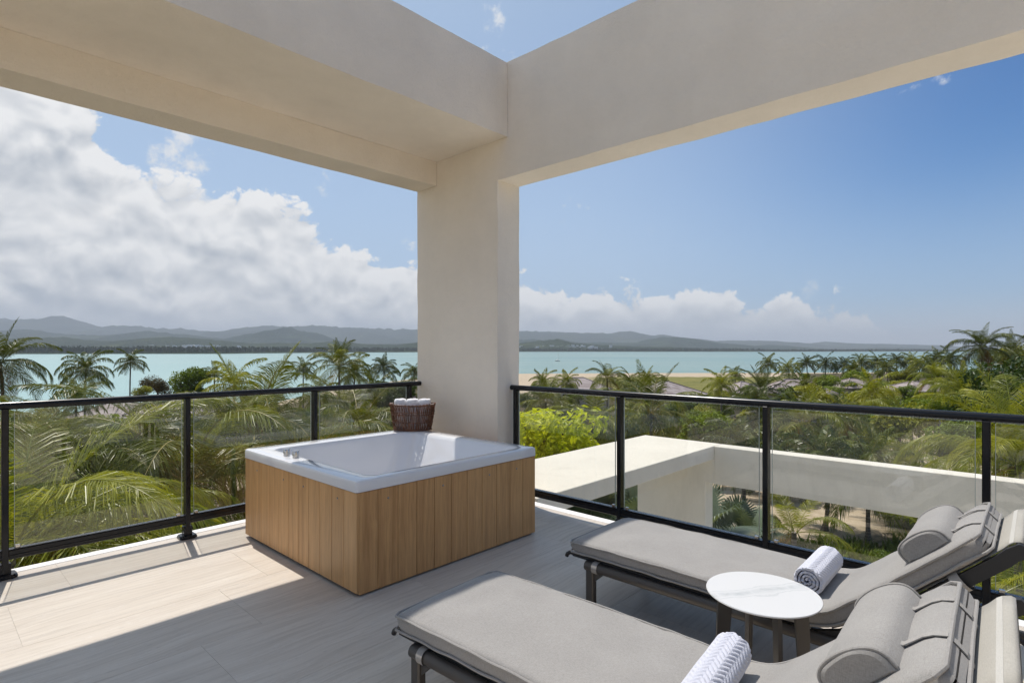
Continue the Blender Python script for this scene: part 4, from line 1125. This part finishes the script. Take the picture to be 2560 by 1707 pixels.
# fan palms by the lower pier
def fan_palm(px, py, t, size, nf, seed, label, mat='fan'):
    q = random.Random(seed); C = at(px, py, t); g = ground_z(C.x, C.y); h = max(.4, C.z-g)
    root = empty('fan_palm', (C.x, C.y, g-.05), 0, label, 'palm tree', 'fan palms by the lower terrace'); link('trunk', TRUNKS[0], root, None, None, (.14, .14, h+.05))
    for i in range(nf):
        b = MB(); e = R(q.uniform(15, 85)); st = Vector((math.cos(e), 0, math.sin(e)))*size*.45; b.tube([(0, 0, 0), tuple(st)], .012, 5)
        u = st.normalized(); side = Vector((0, 1, 0)); nv = u.cross(side)
        for k in range(34):
            a = R(-118 + 236*k/33); dr = u*math.cos(a) + side*math.sin(a); ln = size*.62*(1-.25*abs(a)/2); wv = (dr.cross(nv)).normalized()*size*.020
            p1 = st + dr*ln*.5; p2 = st + dr*ln*.85 + Vector((0, 0, -ln*.08)); p3 = st + dr*ln + Vector((0, 0, -ln*.24))
            b.add([tuple(st), tuple(p1+wv), tuple(p2+wv*.5), tuple(p3), tuple(p2-wv*.5), tuple(p1-wv)], [(0, 1, 5), (1, 2, 4, 5), (2, 3, 4)])
        link('fan_leaf', b.mesh('fan_leaf', M[mat]), root, (0, 0, h), (0, 0, i*2.39996 + q.uniform(-.4, .4)))
fan_palm(1745, 1345, 16.0, 1.9, 12, 1, 'grey-green fan palm just right of the lower pier')
fan_palm(1475, 1330, 15.0, 1.7, 12, 2, 'grey-green fan palm below the lower roof, left of its pier')
fan_palm(1585, 1330, 17.5, 1.8, 11, 3, 'fan palm half hidden behind the lower pier')
fan_palm(1850, 1345, 19.0, 1.6, 10, 4, 'fan palm beside the third right railing post, below the beam')
# --- trees and shrubs one can pick out
tree(393, 965, 92, 3.0, 'leaf_brown', 'round brownish tree against the bay on the left', 'shore trees')
tree(465, 962, 90, 4.2, 'leaf', 'round green tree against the bay on the left', 'shore trees')
tree(350, 985, 85, 1.9, 'leaf_olive', 'sparse small tree left of the brownish one', 'shore trees')
tree(1385, 1105, 15, 1.45, 'leaf_lime', 'bright lime green leafy tree beside the pier', None)
tree(1330, 1085, 14.5, .95, 'leaf_lime', 'small lime green bush touching the pier behind the handrail', None)
tree(1445, 1125, 15.5, .8, 'leaf_lime', 'low lime green bush spilling over the lower roof edge', None)
tree(1760, 1070, 42, 2.3, 'leaf', 'rounded fresh green bush behind the lower roof corner', None, 'shrub')
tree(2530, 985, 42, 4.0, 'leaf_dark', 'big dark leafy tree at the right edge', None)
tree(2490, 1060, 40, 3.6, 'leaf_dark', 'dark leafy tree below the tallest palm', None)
tree(2385, 1110, 36, 2.2, 'leaf', 'green leafy tree in front of the fourth right railing post', None)
tree(2560, 905, 75, 4.2, 'leaf_olive', 'thin olive tree top at the right edge', None)
tree(300, 1120, 24, 2.2, 'leaf', 'green tree behind the first left glass pane', None)
tree(395, 1230, 22, 1.6, 'leaf_dark', 'dark shrub over the sand behind the left glass', None, 'shrub')
tree(560, 1090, 27, 2.0, 'leaf_olive', 'olive bush behind the second left glass pane', None, 'shrub')
tree(1000, 1010, 50, 2.6, 'leaf_dark', 'dark tree behind the railing left of the pier', None)
q = random.Random(12)
for i in range(92):
    px = q.uniform(1310, 2640); t_ = q.choice((q.uniform(44, 70), q.uniform(60, 120), q.uniform(90, 190)))
    g_t = 11.5*FOC/t_; py = 873 + g_t - q.uniform(1.5, 4.2)*FOC/t_
    if px < 1960 and t_ > 110: continue
    if px > 2150: py -= q.uniform(0, 2.5)*FOC/t_
    if px < 1990 and t_ > 135: continue
    tree(px, py, t_, q.uniform(1.6, 3.2), q.choice(('leaf', 'leaf_olive', 'leaf_olive', 'leaf', 'leaf_dark')), 'green shrub in the thicket between the houses and palms on the right', 'shrubs in the right thicket', 'shrub', q.uniform(.65, 1.0))
for i in range(34):
    px = q.uniform(1960, 2420); t_ = q.uniform(66, 125); rad = q.uniform(2.2, 3.8)
    py = 873 + q.uniform(6.0, 8.2)*FOC/t_ + (px < 2040)*10
    tree(px, py, t_, rad, q.choice(('leaf', 'leaf_olive', 'leaf_olive', 'leaf')), 'bushy olive green tree of the thicket below the skyline palms', 'bushy trees below the skyline palms', 'broadleaf_tree', q.uniform(.7, 1.0))
for i in range(34):
    px = q.uniform(-60, 1040); t_ = q.uniform(30, 88); py = 873 + 11.3*FOC/t_ - q.uniform(1.2, 3.2)*FOC/t_
    if 280 < px < 360: continue
    tree(px, py, t_, q.uniform(1.4, 2.6), q.choice(('leaf', 'leaf_olive', 'leaf_dark', 'leaf')), 'green shrub in the undergrowth below the left railing', 'shrubs in the left undergrowth', 'shrub', q.uniform(.65, 1.0))
for i in range(10):
    px = q.uniform(1830, 2420); t_ = q.uniform(24, 46); py = 873 + 9.9*FOC/t_ - q.uniform(.3, .9)*FOC/t_
    tree(px, py, t_, q.uniform(.5, 1.0), q.choice(('leaf', 'leaf_olive')), 'low bush on the sand below the white beam', 'bushes on the sand', 'shrub', .8)
def ground_cover():
    b = MB(); g = random.Random(8)
    def tuft(x, y, hh, n, sp):
        z = ground_z(x, y)
        for k in range(n):
            a = g.uniform(0, 6.28); r = g.uniform(0, sp); h = hh*g.uniform(.3, 1.0); c, s_ = math.cos(a), math.sin(a); w = g.uniform(.03, .07)
            bx, by = x + r*c, y + r*s_; lean = g.uniform(.1, .9)*h
            b.add([(bx - s_*w, by + c*w, z + h*.35), (bx + c*lean*.6, by + s_*lean*.6, z + h), (bx + s_*w, by - c*w, z + h*.5), (bx - c*w, by - s_*w, z - .02)], [(0, 1, 2, 3)])
    for i in range(2600):
        px = g.uniform(1750, 2760); t_ = g.uniform(11, 29); P = at(px, 900, t_)
        if mnoise.noise(Vector((P.x*.25, P.y*.25, 0))) < -.25: continue
        tuft(P.x, P.y, g.uniform(.25, .8), 9, .45)
    for i in range(1800):
        px = g.uniform(-100, 1500); t_ = g.uniform(11, 75); P = at(px, 900, t_)
        if 150 < px < 620 and 22 < t_ < 44 and g.random() < .9: continue
        tuft(P.x, P.y, g.uniform(.25, .8), 7, .6)
    for i in range(2200):
        px = g.uniform(1400, 2700); t_ = g.uniform(44, 150); P = at(px, 900, t_)
        if px < 1950 and t_ > 140: continue
        tuft(P.x, P.y, g.uniform(.4, 1.3), 7, 1.2)
    tag(b.build('ground_cover', M['weed']), 'weedy green ground cover below the terrace and between the trees', 'ground cover', None, 'stuff')
ground_cover()

# ------------------------------------------------------------------ houses
def house(px, py, t, w, dpt, wall_h, roof_h, rz, label, wall='housewall'):
    """hip-roofed bungalow; (px, py) is the apex of the roof"""
    C = at(px, py, t); g = ground_z(C.x, C.y); z0 = C.z - roof_h - wall_h
    r = empty('bungalow', (C.x, C.y, z0), rz, label, 'house', 'tiled bungalows among the palms')
    MB().box((-w/2, -dpt/2, min(0, g - z0)-.1), (w/2, dpt/2, wall_h)).build('wall', M[wall], r, False)
    e = .55; rl = max(0, w-dpt)/2
    vs = [(-w/2-e, -dpt/2-e, wall_h), (w/2+e, -dpt/2-e, wall_h), (w/2+e, dpt/2+e, wall_h), (-w/2-e, dpt/2+e, wall_h), (-rl, 0, wall_h+roof_h), (rl+.01, 0, wall_h+roof_h)]
    vs += [(x, y, z-.16) for x, y, z in vs[:4]]
    rf = MB().add(vs, [(0, 1, 5, 4), (1, 2, 5), (2, 3, 4, 5), (3, 0, 4), (0, 6, 7, 1), (1, 7, 8, 2), (2, 8, 9, 3), (3, 9, 6, 0), (9, 8, 7, 6)]).build('roof', M['shingle'], r, False)
    rg = MB()
    for a, b_ in ((0, 4), (1, 5), (2, 5), (3, 4)): rg.tube([Vector(vs[a])+Vector((0, 0, .03)), Vector(vs[b_])+Vector((0, 0, .05))], .09, 6)
    rg.tube([Vector(vs[4])+Vector((-.05, 0, .05)), Vector(vs[5])+Vector((.05, 0, .05))], .09, 6); rg.build('ridge_tiles', M['shingle'], rf, False)
    for k in (-1, 0, 1):
        x = k*w*.29
        wn = MB().box((x-.55, -dpt/2-.04, .8), (x+.55, -dpt/2+.02, 2.1)).build('window', M['white_paint'], r, False)
        MB().box((x-.48, -dpt/2-.055, .87), (x+.48, -dpt/2-.03, 2.03)).build('pane', M['pane'], wn, False)
        wn = MB().box((-w/2-.04, k*dpt*.28-.5, .8), (-w/2+.02, k*dpt*.28+.5, 2.1)).build('window', M['white_paint'], r, False)
        MB().box((-w/2-.055, k*dpt*.28-.43, .87), (-w/2-.03, k*dpt*.28+.43, 2.03)).build('pane', M['pane'], wn, False)
    return r
FA = HEAD - R(90)
house(1440, 944, 112, 11, 8, 2.9, 2.0, FA+R(8), 'bungalow with long shingle roof nearest the pier, in front of the beach')
house(1664, 953, 96, 9.5, 8.5, 2.9, 2.1, FA+R(35), 'bungalow with pyramid shingle roof right behind the middle of the right handrail')
house(1855, 954, 104, 7, 6.5, 2.9, 1.7, FA+R(20), 'small bungalow roof half hidden between the yellow and the dark palm')
house(1985, 948, 92, 9.5, 7, 2.9, 2.0, FA-R(12), 'bungalow with broad shingle roof right of the dark palm')
house(2130, 946, 105, 7, 6, 2.9, 1.5, FA+R(10), 'bungalow roof nearly hidden in the thicket below the skyline palms')
house(2285, 953, 88, 6.5, 6.0, 3.0, 1.3, FA+R(15), 'cream walled bungalow among the trees at the right')
house(300, 1000, 70, 7.5, 7, 3.0, 1.9, FA-R(20), 'beige bungalow with shingle roof by the water on the left')
house(480, 990, 66, 9.5, 7.5, 3.0, 1.7, FA+R(5), 'bungalow with wide shingle roof behind the left handrail')
house(985, 985, 66, 9, 7, 3.0, 1.6, FA+R(5), 'bungalow partly visible between the basket and the pier', 'white_paint')

# ------------------------------------------------------------------ sailing boat on the bay
def boat():
    P = at(1394, 903, 584); P.z = SEA_Z
    r = empty('sailing_boat', P, HEAD - R(60), 'small white sailing boat with bare mast on the bay', 'boat')
    rings = []
    for (x, w, z0, z1) in ((-3.2, .75, .25, .95), (-1.8, 1.1, -.1, .9), (0, 1.25, -.25, .9), (1.8, .95, -.15, 1.0), (3.0, .35, .2, 1.15), (3.6, .03, .7, 1.25)):
        rings.append([(x, -w, z1), (x, -w*.7, z0+.2), (x, 0, z0), (x, w*.7, z0+.2), (x, w, z1)])
    MB().ring(rings).build('hull', M['white_paint'], r, False)
    MB().box((-1.6, -.6, .9), (.9, .6, 1.5), .12).build('cabin', M['white_paint'], r, False)
    MB().tube([(.6, 0, .9), (.6, 0, 8.6)], .20, 8).build('mast', M['white_paint'], r, False)
    MB().tube([(.6, 0, 2.0), (-2.4, 0, 2.0)], .12, 8).build('boom', M['white_paint'], r, False)
boat()

# ------------------------------------------------------------------ haze over the bay
def haze():
    S = 34000; m = bpy.data.materials.new('haze'); m.use_nodes = True; T = NT(m.node_tree); T.n.remove(T.n['Principled BSDF'])
    v = T.new('ShaderNodeVolumePrincipled'); v.inputs['Color'].default_value = (.86, .925, 1.0, 1); v.inputs['Density'].default_value = 1.0e-4
    v.inputs['Anisotropy'].default_value = .0
    T.l.new(v.outputs[0], T.n['Material Output'].inputs['Volume'])
    o_ = MB().box((-S, -S, -14.5), (S, S, 610)).build('haze', m)
    tag(o_, 'thin sea haze over the bay', 'haze', None, 'stuff')
haze()
